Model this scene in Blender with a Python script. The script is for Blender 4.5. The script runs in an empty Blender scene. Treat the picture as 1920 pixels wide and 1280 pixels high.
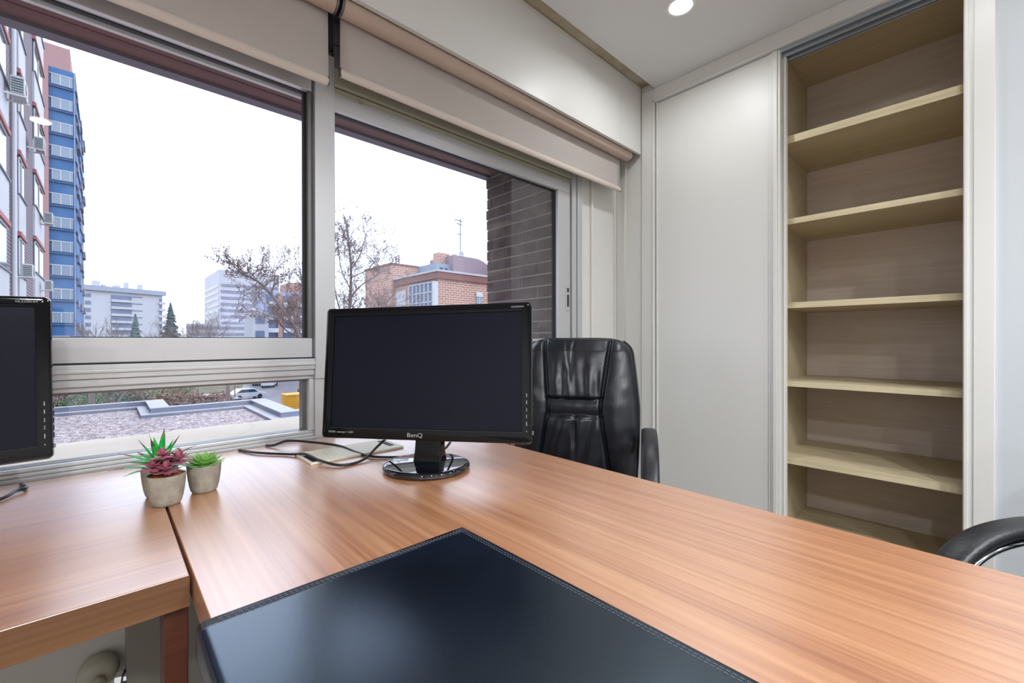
import bpy, bmesh, math, random
from mathutils import Vector, Matrix, noise
C = bpy.context.scene.collection
sc = bpy.context.scene
PI = math.pi
rnd = random.Random(7)

# ------------------------------------------------------------------ camera
YAW, PIT, ROL, FPX = 0.750487, -0.0031089, -0.00129235, 815.78
cy_, sy_ = math.cos(YAW), math.sin(YAW)
F0 = Vector((sy_, cy_, 0)); R0 = Vector((cy_, -sy_, 0)); U0 = Vector((0, 0, 1))
F = F0*math.cos(PIT) + U0*math.sin(PIT); U2 = U0*math.cos(PIT) - F0*math.sin(PIT)
R = R0*math.cos(ROL) + U2*math.sin(ROL); U = U2*math.cos(ROL) - R0*math.sin(ROL)
cam = bpy.data.cameras.new('camera'); co = bpy.data.objects.new('camera', cam); C.objects.link(co)
cam.sensor_width = 36; cam.lens = FPX/1920*36; cam.clip_start = .01; cam.clip_end = 2000
M = Matrix((R, U, -F)).transposed().to_4x4(); M.translation = Vector((0, 0, 1.05))
co.matrix_world = M
sc.camera = co

# ------------------------------------------------------------------ world, exposure
vs = sc.view_settings
vs.view_transform = 'Standard'; vs.look = 'None'; vs.gamma = 1; vs.use_curve_mapping = False
vs.exposure = 0.12
w = bpy.data.worlds.new('overcast'); sc.world = w; w.use_nodes = True
nt = w.node_tree; nt.nodes.clear()
tc = nt.nodes.new('ShaderNodeTexCoord'); sep = nt.nodes.new('ShaderNodeSeparateXYZ')
ramp = nt.nodes.new('ShaderNodeValToRGB'); bg = nt.nodes.new('ShaderNodeBackground'); out = nt.nodes.new('ShaderNodeOutputWorld')
cn = nt.nodes.new('ShaderNodeTexNoise'); cn.inputs['Scale'].default_value = 1.6; cn.inputs['Detail'].default_value = 3
mx = nt.nodes.new('ShaderNodeMix'); mx.data_type = 'RGBA'; mx.blend_type = 'MULTIPLY'; mx.inputs[0].default_value = .10
nt.links.new(tc.outputs['Generated'], sep.inputs[0]); nt.links.new(sep.outputs['Z'], ramp.inputs[0])
nt.links.new(tc.outputs['Generated'], cn.inputs['Vector'])
nt.links.new(ramp.outputs[0], mx.inputs[6]); nt.links.new(cn.outputs['Fac'], mx.inputs[7])
nt.links.new(mx.outputs[2], bg.inputs[0]); nt.links.new(bg.outputs[0], out.inputs[0])
cr = ramp.color_ramp
cr.elements[0].position = 0; cr.elements[0].color = (.50, .49, .50, 1)
e = cr.elements.new(.02); e.color = (1.5, 1.62, 1.9, 1)
e = cr.elements.new(.46); e.color = (1.65, 1.80, 2.12, 1)
cr.elements[-1].position = 1; cr.elements[-1].color = (2.0, 2.12, 2.42, 1)
bg.inputs[1].default_value = 1.5

# ------------------------------------------------------------------ downlights (the room's own lamps, plus added fill lamps)
CEIL = 2.361
LAMPS = [(1.655, .80), (1.70, -.03), (1.70, -.88), (.71, -.95), (-.28, -.95), (0.0, -1.70), (.95, -1.62), (-1.1, -1.6), (-1.2, -.6), (1.75, -1.65)]  # trailing entries are extra lamps, added only to brighten the room
for lx, ly in LAMPS:
    ld = bpy.data.lights.new('downlight_lamp', 'AREA'); ld.shape = 'DISK'; ld.size = .085
    ld.energy = 3.6 if ly > .5 else (2 if ly > -.5 else (9 if lx > 1.65 else 19)); ld.color = (.955, .975, 1); ld.spread = math.radians(168 if ly > -.5 else 158)
    lo = bpy.data.objects.new('downlight_lamp', ld); C.objects.link(lo); lo.location = (lx, ly, CEIL-.012)

# ------------------------------------------------------------------ materials
def nodes(name):
    m = bpy.data.materials.new(name); m.use_nodes = True
    return m, m.node_tree, m.node_tree.nodes['Principled BSDF']
def lin(c):
    return tuple((x/12.92 if x <= .04045 else ((x+.055)/1.055)**2.4) for x in c)
def srgb(r, g, b): return (*lin((r/255, g/255, b/255)), 1)
def mat(name, col, rough=.5, metal=0, spec=.5, var=0, vscale=8, bump=0, bscale=60, coat=0, coat_ior=1.5, stretch=(1, 1, 1), coatr=.1, sheen=0, col2=None):
    m, t, b = nodes(name)
    b.inputs['Base Color'].default_value = col; b.inputs['Roughness'].default_value = rough
    b.inputs['Metallic'].default_value = metal; b.inputs['Specular IOR Level'].default_value = spec
    b.inputs['Coat Weight'].default_value = coat; b.inputs['Coat IOR'].default_value = coat_ior; b.inputs['Coat Roughness'].default_value = coatr
    tcn = t.nodes.new('ShaderNodeTexCoord'); mp = t.nodes.new('ShaderNodeMapping'); mp.inputs['Scale'].default_value = stretch
    t.links.new(tcn.outputs['Object'], mp.inputs[0])
    if var or col2:
        n = t.nodes.new('ShaderNodeTexNoise'); n.inputs['Scale'].default_value = vscale; n.inputs['Detail'].default_value = 5
        t.links.new(mp.outputs[0], n.inputs['Vector'])
        r = t.nodes.new('ShaderNodeValToRGB'); r.color_ramp.elements[0].position = .32; r.color_ramp.elements[1].position = .68
        if col2: r.color_ramp.elements[0].color = col2; r.color_ramp.elements[1].color = col
        else:
            r.color_ramp.elements[0].color = tuple(max(0, c*(1-var)) for c in col[:3])+(1,)
            r.color_ramp.elements[1].color = tuple(min(1, c*(1+var)) for c in col[:3])+(1,)
        t.links.new(n.outputs['Fac'], r.inputs[0]); t.links.new(r.outputs[0], b.inputs['Base Color'])
    if bump:
        n2 = t.nodes.new('ShaderNodeTexNoise'); n2.inputs['Scale'].default_value = bscale; n2.inputs['Detail'].default_value = 4
        t.links.new(mp.outputs[0], n2.inputs['Vector'])
        bp = t.nodes.new('ShaderNodeBump'); bp.inputs['Strength'].default_value = bump; bp.inputs['Distance'].default_value = .01
        t.links.new(n2.outputs['Fac'], bp.inputs['Height']); t.links.new(bp.outputs[0], b.inputs['Normal'])
    return m
def emis(name, col, s):
    m = bpy.data.materials.new(name); m.use_nodes = True; t = m.node_tree; t.nodes.clear()
    e = t.nodes.new('ShaderNodeEmission'); e.inputs[0].default_value = col; e.inputs[1].default_value = s
    o = t.nodes.new('ShaderNodeOutputMaterial'); t.links.new(e.outputs[0], o.inputs[0]); return m
def wood(name, along, c1, c2, c3, rough=.34, spec=.5, coat=.0, coat_ior=1.5, fine=1.0, coatr=.25, streak=.55):
    """long grain along axis 'x' or 'y'"""
    m, t, b = nodes(name)
    tcn = t.nodes.new('ShaderNodeTexCoord')
    def nz(sc_, detail, s, dist=0):
        mp = t.nodes.new('ShaderNodeMapping')
        mp.inputs['Scale'].default_value = tuple(s)
        t.links.new(tcn.outputs['Object'], mp.inputs[0])
        n = t.nodes.new('ShaderNodeTexNoise'); n.inputs['Scale'].default_value = sc_; n.inputs['Detail'].default_value = detail
        n.inputs['Distortion'].default_value = dist
        t.links.new(mp.outputs[0], n.inputs['Vector']); return n
    st = (1.2, 30, 30) if along == 'x' else (30, 1.2, 30)
    st2 = (3, 190, 190) if along == 'x' else (190, 3, 190)
    st3 = (.6, 7, 7) if along == 'x' else (7, .6, 7)
    a = nz(1.0*fine, 6, st, .25); f2 = nz(1.0*fine, 3, st2); br = nz(1.0, 2, st3, .6)
    r = t.nodes.new('ShaderNodeValToRGB'); el = r.color_ramp.elements
    el[0].position = .30; el[0].color = c1; el[1].position = .72; el[1].color = c3
    x = el.new(.5); x.color = c2
    ad = t.nodes.new('ShaderNodeMath'); ad.operation = 'MULTIPLY_ADD'; ad.inputs[1].default_value = streak; 
    t.links.new(f2.outputs['Fac'], ad.inputs[0])
    sb = t.nodes.new('ShaderNodeMath'); sb.operation = 'SUBTRACT'; sb.inputs[1].default_value = streak*.5
    mxx = t.nodes.new('ShaderNodeMix'); mxx.data_type = 'FLOAT'; mxx.inputs[0].default_value = .45
    t.links.new(a.outputs['Fac'], mxx.inputs[2]); t.links.new(br.outputs['Fac'], mxx.inputs[3])
    t.links.new(mxx.outputs[0], ad.inputs[2]); t.links.new(ad.outputs[0], sb.inputs[0]); t.links.new(sb.outputs[0], r.inputs[0])
    t.links.new(r.outputs[0], b.inputs['Base Color'])
    b.inputs['Roughness'].default_value = rough; b.inputs['Specular IOR Level'].default_value = spec
    b.inputs['Coat Weight'].default_value = coat; b.inputs['Coat IOR'].default_value = coat_ior; b.inputs['Coat Roughness'].default_value = coatr
    bp = t.nodes.new('ShaderNodeBump'); bp.inputs['Strength'].default_value = .04; bp.inputs['Distance'].default_value = .002
    t.links.new(f2.outputs['Fac'], bp.inputs['Height']); t.links.new(bp.outputs[0], b.inputs['Normal'])
    return m
def brick(name, c1, c2, mortar, axis='x', w=.25, h=.065, ms=.012, rough=.85, bumpk=.5):
    m, t, b = nodes(name)
    tcn = t.nodes.new('ShaderNodeTexCoord'); sp = t.nodes.new('ShaderNodeSeparateXYZ'); cb = t.nodes.new('ShaderNodeCombineXYZ')
    t.links.new(tcn.outputs['Object'], sp.inputs[0])
    ad = t.nodes.new('ShaderNodeMath'); ad.operation = 'ADD'
    t.links.new(sp.outputs['X'], ad.inputs[0]); t.links.new(sp.outputs['Y'], ad.inputs[1])
    t.links.new(ad.outputs[0], cb.inputs[0])
    t.links.new(sp.outputs['Z'], cb.inputs[1])
    bt = t.nodes.new('ShaderNodeTexBrick'); bt.inputs['Scale'].default_value = 1
    bt.inputs['Brick Width'].default_value = w; bt.inputs['Row Height'].default_value = h; bt.inputs['Mortar Size'].default_value = ms
    bt.inputs['Color1'].default_value = c1; bt.inputs['Color2'].default_value = c2; bt.inputs['Mortar'].default_value = mortar
    t.links.new(cb.outputs[0], bt.inputs['Vector']); t.links.new(bt.outputs['Color'], b.inputs['Base Color'])
    b.inputs['Roughness'].default_value = rough
    return m
K = lambda g: (g, g, g, 1)
m_wall = mat('wall_paint', srgb(226, 226, 222), .6, var=.012, vscale=2)
m_ceil = mat('ceiling_paint', srgb(222, 223, 224), .75, var=.01, vscale=2)
m_lacq = mat('white_lacquer', srgb(226, 226, 222), .42, var=.008, vscale=2)
m_val = mat('valance_white', srgb(228, 228, 224), .4)
m_alu = mat('brushed_aluminium', srgb(206, 207, 209), .4, metal=.45)
m_alud = mat('dark_aluminium', srgb(120, 118, 115), .4, metal=.6)
m_alup = mat('anodised_champagne', srgb(188, 187, 170), .42, metal=.4)
m_gask = mat('rubber_gasket', srgb(28, 28, 30), .6)
m_black = mat('gloss_black_plastic', (.004, .004, .006, 1), .07, spec=.32)
m_blackg = mat('mirror_black_plastic', (.006, .007, .010, 1), .04, spec=.5, coat=.6, coat_ior=1.5, coatr=.03)
m_blackm = mat('satin_black_plastic', (.012, .012, .014, 1), .35)
m_screen = mat('switched_off_screen', (.005, .006, .015, 1), .28, spec=.22)
m_chrome = mat('polished_chrome', (.75, .77, .8, 1), .08, metal=1)
m_steel = mat('grey_steel', (.25, .25, .27, 1), .4, metal=.6)
m_print = mat('silver_print', (.36, .36, .38, 1), .4)
m_cable = mat('black_cable_rubber', (.012, .012, .016, 1), .38)
m_plate = mat('cream_plastic', srgb(232, 228, 208), .4)
m_desk_y = wood('beech_laminate_main', 'y', srgb(158, 96, 62), srgb(188, 128, 88), srgb(212, 156, 114), rough=.33, spec=.5, coat=1, coat_ior=3.3, coatr=.29)
m_desk_x = wood('beech_laminate_side', 'x', srgb(158, 98, 66), srgb(188, 130, 92), srgb(210, 156, 118), rough=.33, spec=.5, coat=1, coat_ior=3.3, coatr=.29)
m_edge_x = wood('beech_edge_band', 'x', srgb(84, 56, 34), srgb(104, 70, 43), srgb(120, 84, 54), rough=.65)
m_legw = wood('red_brown_leg', 'x', srgb(66, 32, 20), srgb(78, 40, 26), srgb(90, 48, 32), rough=.5)
m_clos = wood('linen_oak_melamine', 'y', srgb(190, 175, 142), srgb(200, 186, 154), srgb(210, 196, 164), rough=.55, fine=1.6, streak=.8)
m_closb = wood('linen_back_panel', 'y', srgb(206, 190, 178), srgb(214, 199, 188), srgb(222, 208, 198), rough=.55, fine=2.0, streak=.9)
m_cedge = wood('pale_oak_edge', 'y', srgb(196, 182, 146), srgb(214, 200, 164), srgb(226, 214, 182), rough=.5, streak=.6)
m_blind = mat('beige_screen_fabric', srgb(220, 212, 206), .85, var=.02, vscale=3, bump=.25, bscale=420, stretch=(1, 1, 4))
m_tube = mat('pinkish_beige_screen_fabric', srgb(216, 192, 178), .8, var=.04, vscale=3, bump=.5, bscale=380)
m_hem = mat('beige_hem_fabric', srgb(226, 214, 204), .8)
m_shut = mat('dark_shutter_box', srgb(128, 130, 140), .45)
m_slat = mat('pale_shutter_slat', srgb(214, 214, 214), .5, var=.05, vscale=10)
m_red = wood('dark_red_soffit_board', 'x', srgb(66, 38, 40), srgb(92, 52, 52), srgb(116, 66, 60), rough=.6)
m_purp = mat('grey_violet_beam', srgb(96, 88, 104), .6, var=.1)
m_sill = mat('cream_stone_sill', srgb(218, 208, 192), .7, var=.05, vscale=6, bump=.15, bscale=80)
m_leather = mat('black_leather', (.011, .013, .019, 1), .33, spec=.6, bump=.08, bscale=220)
m_pad = mat('worn_black_leather', (.004, .007, .014, 1), .24, spec=.5, var=.35, vscale=7, bump=.012, bscale=300)
pb_ = m_pad.node_tree.nodes['Principled BSDF']; pb_.inputs['IOR'].default_value = 2.0; pb_.inputs['Specular Tint'].default_value = (.62, .82, 1.0, 1)
m_stitch = mat('grey_stitch', (.13, .14, .17, 1), .6)
m_armp = mat('black_arm_leather', (.014, .015, .018, 1), .4, bump=.12, bscale=120)
m_pot = mat('cement_pot', srgb(150, 143, 130), .85, var=.2, vscale=60, bump=.12, bscale=300)
m_soil = mat('orange_grit', srgb(196, 110, 66), .9, var=.4, vscale=300, bump=1, bscale=300)
m_soild = mat('dark_soil', srgb(50, 40, 32), .95)
m_green = mat('vivid_green_leaf', srgb(20, 176, 62), .42, var=.28, vscale=40)
m_gtip = mat('brown_red_leaf_tip', srgb(104, 74, 70), .5)
m_lime = mat('lime_succulent', srgb(142, 188, 84), .45, col2=srgb(104, 168, 88), vscale=45)
m_maroon = mat('maroon_succulent', srgb(172, 96, 114), .45, col2=srgb(128, 58, 78), vscale=60)
m_pale = mat('pale_green_petal', srgb(168, 190, 160), .5)
m_floor = wood('grey_oak_floor', 'y', srgb(92, 80, 70), srgb(106, 94, 82), srgb(118, 106, 94), rough=.4)
m_rad = mat('radiator_enamel', srgb(205, 205, 190), .35)
m_lens = emis('lamp_lens', (1, .97, .92, 1), 6)
m_ring = mat('white_ring', srgb(235, 235, 232), .35)
m_gravel = None

def glass_mat(name, tint, r0):
    m = bpy.data.materials.new(name); m.use_nodes = True; t = m.node_tree; t.nodes.clear()
    tr = t.nodes.new('ShaderNodeBsdfTransparent'); tr.inputs[0].default_value = tint
    gl = t.nodes.new('ShaderNodeBsdfGlossy'); gl.inputs['Roughness'].default_value = 0.0
    lw = t.nodes.new('ShaderNodeLayerWeight'); lw.inputs['Blend'].default_value = .5
    pw = t.nodes.new('ShaderNodeMath'); pw.operation = 'POWER'; pw.inputs[1].default_value = 5
    ml = t.nodes.new('ShaderNodeMath'); ml.operation = 'MULTIPLY_ADD'; ml.inputs[1].default_value = 1-r0; ml.inputs[2].default_value = r0
    ms = t.nodes.new('ShaderNodeMixShader'); o = t.nodes.new('ShaderNodeOutputMaterial')
    t.links.new(lw.outputs['Facing'], pw.inputs[0]); t.links.new(pw.outputs[0], ml.inputs[0])
    t.links.new(ml.outputs[0], ms.inputs[0]); t.links.new(tr.outputs[0], ms.inputs[1]); t.links.new(gl.outputs[0], ms.inputs[2]); t.links.new(ms.outputs[0], o.inputs[0])
    return m
m_glass = glass_mat('window_glass', (.965, .975, .985, 1), .045)

for m_ in (m_blind, m_tube, m_hem):          # woven screen fabric lets some daylight through
    t_ = m_.node_tree; b_ = t_.nodes['Principled BSDF']; o_ = [n for n in t_.nodes if n.type == 'OUTPUT_MATERIAL'][0]
    tl = t_.nodes.new('ShaderNodeBsdfTranslucent'); tl.inputs[0].default_value = (.78, .74, .72, 1)
    mx_ = t_.nodes.new('ShaderNodeMixShader'); mx_.inputs[0].default_value = .30 if m_ is m_blind else .08
    t_.links.new(b_.outputs[0], mx_.inputs[1]); t_.links.new(tl.outputs[0], mx_.inputs[2]); t_.links.new(mx_.outputs[0], o_.inputs[0])

# ------------------------------------------------------------------ mesh builder
class MB:
    def __init__(s): s.v = []; s.f = []; s.mi = []
    def add(s, vs, fs, mi=0):
        o = len(s.v); s.v += [tuple(p) for p in vs]
        for f in fs: s.f.append(tuple(i+o for i in f)); s.mi.append(mi)
        return s
    def box(s, x0, x1, y0, y1, z0, z1, mi=0, mtx=None):
        vs = [Vector(p) for p in ((x0, y0, z0), (x1, y0, z0), (x1, y1, z0), (x0, y1, z0), (x0, y0, z1), (x1, y0, z1), (x1, y1, z1), (x0, y1, z1))]
        if mtx: vs = [mtx @ p for p in vs]
        return s.add(vs, [(3, 2, 1, 0), (4, 5, 6, 7), (0, 1, 5, 4), (1, 2, 6, 5), (2, 3, 7, 6), (3, 0, 4, 7)], mi)
    def prism(s, poly, z0, z1, mi=0, mtx=None):
        """poly: list of (x,y), extruded in z"""
        a = sum(poly[i][0]*poly[(i+1) % len(poly)][1]-poly[(i+1) % len(poly)][0]*poly[i][1] for i in range(len(poly)))
        if a < 0: poly = poly[::-1]
        n = len(poly); vs = [Vector((x, y, z0)) for x, y in poly]+[Vector((x, y, z1)) for x, y in poly]
        if mtx: vs = [mtx @ p for p in vs]
        return s.add(vs, [tuple(range(n-1, -1, -1)), tuple(range(n, 2*n))]+[(i, (i+1) % n, n+(i+1) % n, n+i) for i in range(n)], mi)
    def lathe(s, prof, n=32, mi=0, mtx=None, cap=True):
        vs = []; fs = []
        for r, z in prof:
            for k in range(n):
                a = 2*PI*k/n; vs.append(Vector((r*math.cos(a), r*math.sin(a), z)))
        for i in range(len(prof)-1):
            for k in range(n):
                k2 = (k+1) % n; fs.append((i*n+k, i*n+k2, (i+1)*n+k2, (i+1)*n+k))
        if cap:
            if prof[0][0] > 1e-5: fs.append(tuple(range(n-1, -1, -1)))
            if prof[-1][0] > 1e-5: fs.append(tuple((len(prof)-1)*n+k for k in range(n)))
        if mtx: vs = [mtx @ p for p in vs]
        return s.add(vs, fs, mi)
    def tube(s, pts, rad, n=10, mi=0, flat=None):
        pts = [Vector(p) for p in pts]
        rs = rad if isinstance(rad, (list, tuple)) else [rad]*len(pts)
        vs = []; fs = []; up = None
        for i, p in enumerate(pts):
            d = (pts[min(i+1, len(pts)-1)]-pts[max(i-1, 0)]).normalized()
            if up is None:
                up = Vector((0, 0, 1)) if abs(d.z) < .9 else Vector((1, 0, 0))
            sd = d.cross(up)
            if sd.length < 1e-4: sd = d.cross(Vector((.3, 1, .2)))
            sd.normalize(); up = sd.cross(d).normalized()
            for k in range(n):
                a = 2*PI*k/n
                fl = flat if flat else 1
                vs.append(p+sd*math.cos(a)*rs[i]+up*math.sin(a)*rs[i]*fl)
        for i in range(len(pts)-1):
            for k in range(n):
                k2 = (k+1) % n; fs.append((i*n+k, i*n+k2, (i+1)*n+k2, (i+1)*n+k))
        fs.append(tuple(range(n-1, -1, -1))); fs.append(tuple((len(pts)-1)*n+k for k in range(n)))
        return s.add(vs, fs, mi)
    def grid(s, fn, nu, nv, mi=0, closed_u=False):
        vs = [fn(i/(nu if closed_u else nu-1), j/(nv-1)) for j in range(nv) for i in range(nu)]
        fs = []
        for j in range(nv-1):
            for i in range(nu if closed_u else nu-1):
                i2 = (i+1) % nu; fs.append((j*nu+i, j*nu+i2, (j+1)*nu+i2, (j+1)*nu+i))
        return s.add(vs, fs, mi)
    def build(s, name, mats, parent=None, smooth=False, bevel=0, seg=2, origin=None):
        me = bpy.data.meshes.new(name)
        vs = s.v
        if origin is not None:
            vs = [(a-origin[0], b-origin[1], c-origin[2]) for a, b, c in vs]
        me.from_pydata(vs, [], s.f); 
        if not isinstance(mats, (list, tuple)): mats = [mats]
        for mm in mats: me.materials.append(mm)
        me.polygons.foreach_set('material_index', s.mi)
        if smooth:
            me.polygons.foreach_set('use_smooth', [True]*len(me.polygons))
        me.update()
        bm = bmesh.new(); bm.from_mesh(me); bmesh.ops.recalc_face_normals(bm, faces=bm.faces); bm.to_mesh(me); bm.free()
        o = bpy.data.objects.new(name, me); C.objects.link(o)
        if origin is not None: o.location = origin
        if parent: o.parent = parent
        if bevel:
            b = o.modifiers.new('bevel', 'BEVEL'); b.width = bevel; b.segments = seg; b.limit_method = 'ANGLE'; b.angle_limit = math.radians(40)
            if not smooth: 
                me.polygons.foreach_set('use_smooth', [True]*len(me.polygons))
                wn = o.modifiers.new('wn', 'WEIGHTED_NORMAL'); wn.keep_sharp = False
        elif smooth == 'auto':
            pass
        return o
def sharp_auto(o, ang=40):
    me = o.data
    bm = bmesh.new(); bm.from_mesh(me)
    for e in bm.edges:
        if len(e.link_faces) == 2 and e.calc_face_angle(0) > math.radians(ang): e.smooth = False
    bm.to_mesh(me); bm.free(); return o
def tag(o, label=None, cat=None, group=None, kind=None):
    if label: o['label'] = label
    if cat: o['category'] = cat
    if group: o['group'] = group
    if kind: o['kind'] = kind
    return o
def empty(name, loc=(0, 0, 0), rz=0, label=None, cat=None, group=None, kind=None, parent=None):
    o = bpy.data.objects.new(name, None); C.objects.link(o); o.location = loc; o.rotation_euler = (0, 0, rz)
    o.empty_display_size = .1
    if parent: o.parent = parent
    return tag(o, label, cat, group, kind)
def struct(o, label, cat): return tag(o, label, cat, kind='structure')
def smooth_path(pts, n=8):
    P = [Vector(p) for p in pts]; P = [P[0]*2-P[1]]+P+[P[-1]*2-P[-2]]; o = []
    for i in range(1, len(P)-2):
        a, b, c, d = P[i-1], P[i], P[i+1], P[i+2]
        for k in range(n):
            t = k/n; o.append(.5*((2*b)+(c-a)*t+(2*a-5*b+4*c-d)*t*t+(3*b-a-3*c+d)*t**3))
    o.append(P[-2]); return o
def copy_tree(o, parent=None):
    c = o.copy(); C.objects.link(c); c.parent = parent
    for ch in list(o.children): copy_tree(ch, c)
    return c
def text(name, body, size, material, parent, loc, rot, extrude=.0003):
    cu = bpy.data.curves.new(name, 'FONT'); cu.body = body; cu.size = size; cu.extrude = extrude; cu.align_x = 'CENTER'; cu.align_y = 'CENTER'
    tmp = bpy.data.objects.new('tmp_text', cu); C.objects.link(tmp)
    dg = bpy.context.evaluated_depsgraph_get(); dg.update()
    me = bpy.data.meshes.new_from_object(tmp.evaluated_get(dg)); bpy.data.objects.remove(tmp)
    me.materials.clear(); me.materials.append(material)
    o = bpy.data.objects.new(name, me); C.objects.link(o); o.parent = parent; o.location = loc; o.rotation_euler = rot
    return o

# ------------------------------------------------------------------ room shell
XL, YB, XC, YW = -2.4, -3.2, 2.095, 1.40
FLZ = 0.0
struct(MB().box(XL, 2.75, YB, YW+.2, -.1, 0).build('floor', m_floor), 'grey oak laminate floor of the office', 'floor')
struct(MB().box(XL, 2.75, YB, 1.153, CEIL, CEIL+.04).build('ceiling', m_ceil), 'flat white plasterboard ceiling', 'ceiling')
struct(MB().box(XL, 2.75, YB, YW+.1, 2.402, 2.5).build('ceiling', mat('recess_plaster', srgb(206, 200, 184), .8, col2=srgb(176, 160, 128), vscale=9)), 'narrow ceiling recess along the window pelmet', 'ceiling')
# window wall: below sill, above header, right of the frame, left of the frame
wl = MB().box(XL, 2.095, YW, YW+.12, 0, .745).box(1.778, 2.75, YW, YW+.12, .745, 2.42).box(XL, -1.12, YW, YW+.12, .745, 2.42).box(-1.12, 1.778, YW+.03, YW+.12, 2.28, 2.42)
struct(wl.build('wall_window', m_wall), 'white wall around and below the office window', 'wall')
struct(MB().box(XL-.1, XL, YB, YW+.12, 0, 2.5).build('wall_left', m_wall), 'white wall on the far left side of the office', 'wall')
struct(MB().box(XL, 2.75, YB-.1, YB, 0, 2.5).build('wall_back', m_wall), 'white wall behind the desks', 'wall')
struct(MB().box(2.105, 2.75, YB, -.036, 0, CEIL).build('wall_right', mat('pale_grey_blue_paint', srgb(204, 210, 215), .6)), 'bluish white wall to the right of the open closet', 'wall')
struct(MB().box(2.68, 2.75, -.036, YW+.12, 0, 2.5).build('wall_closet', m_wall), 'wall hidden behind the closet', 'wall')
struct(MB().box(2.105, 2.2, 1.23, YW, 0, 2.40).box(2.105, 2.2, .9, 1.23, 2.364, 2.40).build('wall_panel', m_wall), 'narrow white wall strip between window wall and closet', 'wall')
# pelmet
pv = MB().box(XL, 1.9015, 1.233, 1.251, 2.043, 2.398).box(1.9035, 2.0945, 1.233, 1.251, 2.043, 2.398)
pv.box(XL, 2.0945, 1.251, 1.396, 2.385, 2.398)
pv.box(XL, 2.0945, 1.2325, 1.2335, 2.041, 2.047)
struct(pv.build('trim_1', m_val, bevel=.0015), 'white pelmet board above the roller blinds', 'pelmet')
# pilaster under desk
struct(MB().box(.031, .42, 1.25, YW, 0, .70).build('trim_2', mat('beige_panel', srgb(150, 150, 144), .6)), 'grey beige boxed panel below the desk by the window', 'panel')
# slim conduit on wall
struct(MB().box(1.868, 1.882, 1.386, 1.400, .1, 2.03).box(2.088, 2.096, 1.392, 1.3995, .1, 2.03).build('trim_3', mat('white_pvc', srgb(235, 228, 222), .4), bevel=.003), 'slim white cable duct running down the wall right of the window', 'cable duct')

# ------------------------------------------------------------------ windows
def win(label_side, name, x0, x1, top, flip):
    """frame from x0 (left) to x1 (right)"""
    w_ = empty(name, (x0, YW, .745)); tag(w_, 'aluminium window, %s of the two beside the brick reveal' % label_side, 'window', kind='structure')
    w_.name = name
    def mk(nm, mb, m, bev=.002): 
        o = mb.build(nm, m, bevel=bev); o.parent = w_; o.matrix_parent_inverse = Matrix.Translation((-x0, -YW, -.745)); return o
    return w_, mk
GY = 1.435
def window(name, lab, x0, x1, sx0, sx1, topz, gx0, gx1):
    # x0,x1 opening between posts; sx0,sx1 upper sash outer; gx0,gx1 glass area
    w_, mk = win(lab, name, x0, x1, topz, False)
    w_['label'] = lab
    # outer frame: lower sill rail, transom, head
    fr = MB()
    fr.box(x0, x1, 1.388, 1.47, .745, .757)                       # base
    fr.box(x0, x1, 1.395, 1.46, .757, .766)
    fr.box(x0, x1, 1.40, 1.455, .766, .774)
    mk('sill_frame', fr, m_alu)
    tr = MB()
    tr.box(x0, x1, 1.385, 1.47, .962, .995)
    tr.box(x0, x1, 1.380, 1.470, .975, .984)
    tr.box(x0, x1, 1.392, 1.47, .944, .962)
    tr.box(x0, x1, 1.402, 1.46, .932, .944)
    mk('transom', tr, m_alu)
    mk('transom_gasket', MB().box(x0, x1, 1.394, 1.46, .995, .9985), m_gask, 0)
    hd = MB()
    hd.box(x0, x1, 1.385, 1.40, topz+.075, topz+.13); hd.box(x0, x1, 1.40, 1.47, topz+.055, topz+.075); hd.box(x0, x1, 1.395, 1.405, topz+.05, topz+.058)
    hd.box(x0, x1, 1.43, 1.47, topz+.075, topz+.20)
    mk('head_track', hd, m_alup)
    bx = MB()
    z = topz+.13
    while z < 2.27:
        bx.box(x0, x1, 1.388, 1.40, z+.002, min(z+.072, 2.28)); z += .075
    bx.box(x0, x1, 1.40, 1.47, topz+.2, 2.28)
    mk('shutter_box_cover', bx, m_shut)
    # lower fixed pane frame
    lo = MB()
    lo.box(gx0-.028, gx0-.010, 1.400, 1.455, .774, .932); lo.box(gx1+.012, x1, 1.395, 1.46, .774, .932); lo.box(x0, gx0-.028, 1.395, 1.46, .774, .932)
    mk('lower_stile', lo, m_alu)
    lg = MB(); lg.box(gx1, gx1+.012, 1.42, 1.45, .774, .932); lg.box(gx0-.010, gx0, 1.42, 1.45, .774, .932); lg.box(gx0, gx1, 1.415, 1.45, .772, .775); lg.box(gx0-.01, gx1+.01, 1.41, 1.45, .927, .932)
    mk('lower_gasket', lg, m_alud, 0)
    mk('lower_pane', MB().box(gx0-.01, gx1+.01, 1.432, 1.436, .772, .932), m_glass, 0)
    # sash
    s = MB()
    s.box(sx0, sx1, 1.393, 1.43, .9985, 1.057)
    s.box(sx0, sx1, 1.393, 1.43, topz, topz+.05)
    mk('sash_rail', s, m_alu)
    st = MB()
    st.box(sx0, gx0, 1.394, 1.43, 1.057, topz); st.box(gx1+.010, sx1, 1.394, 1.43, 1.057, topz)
    mk('sash_stile', st, m_alu if name == 'window_2' else m_alud)
    g = MB(); g.box(gx1+.003, gx1+.0095, 1.412, 1.43, 1.057, topz); g.box(gx0, gx1+.01, 1.412, 1.428, topz-.003, topz); g.box(gx0, gx1, 1.402, 1.43, 1.0565, 1.0590)
    mk('sash_gasket', g, m_gask, 0)
    mk('pane', MB().box(gx0-.005, gx1+.005, 1.418, 1.422, 1.05, topz+.01), m_glass, 0)
    return w_, mk
w1, mk1 = window('window_1', 'left wide aluminium window with long lower pane, beside the white post', -1.12, .468, -1.10, .462, 1.812, -1.05, .441)
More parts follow.
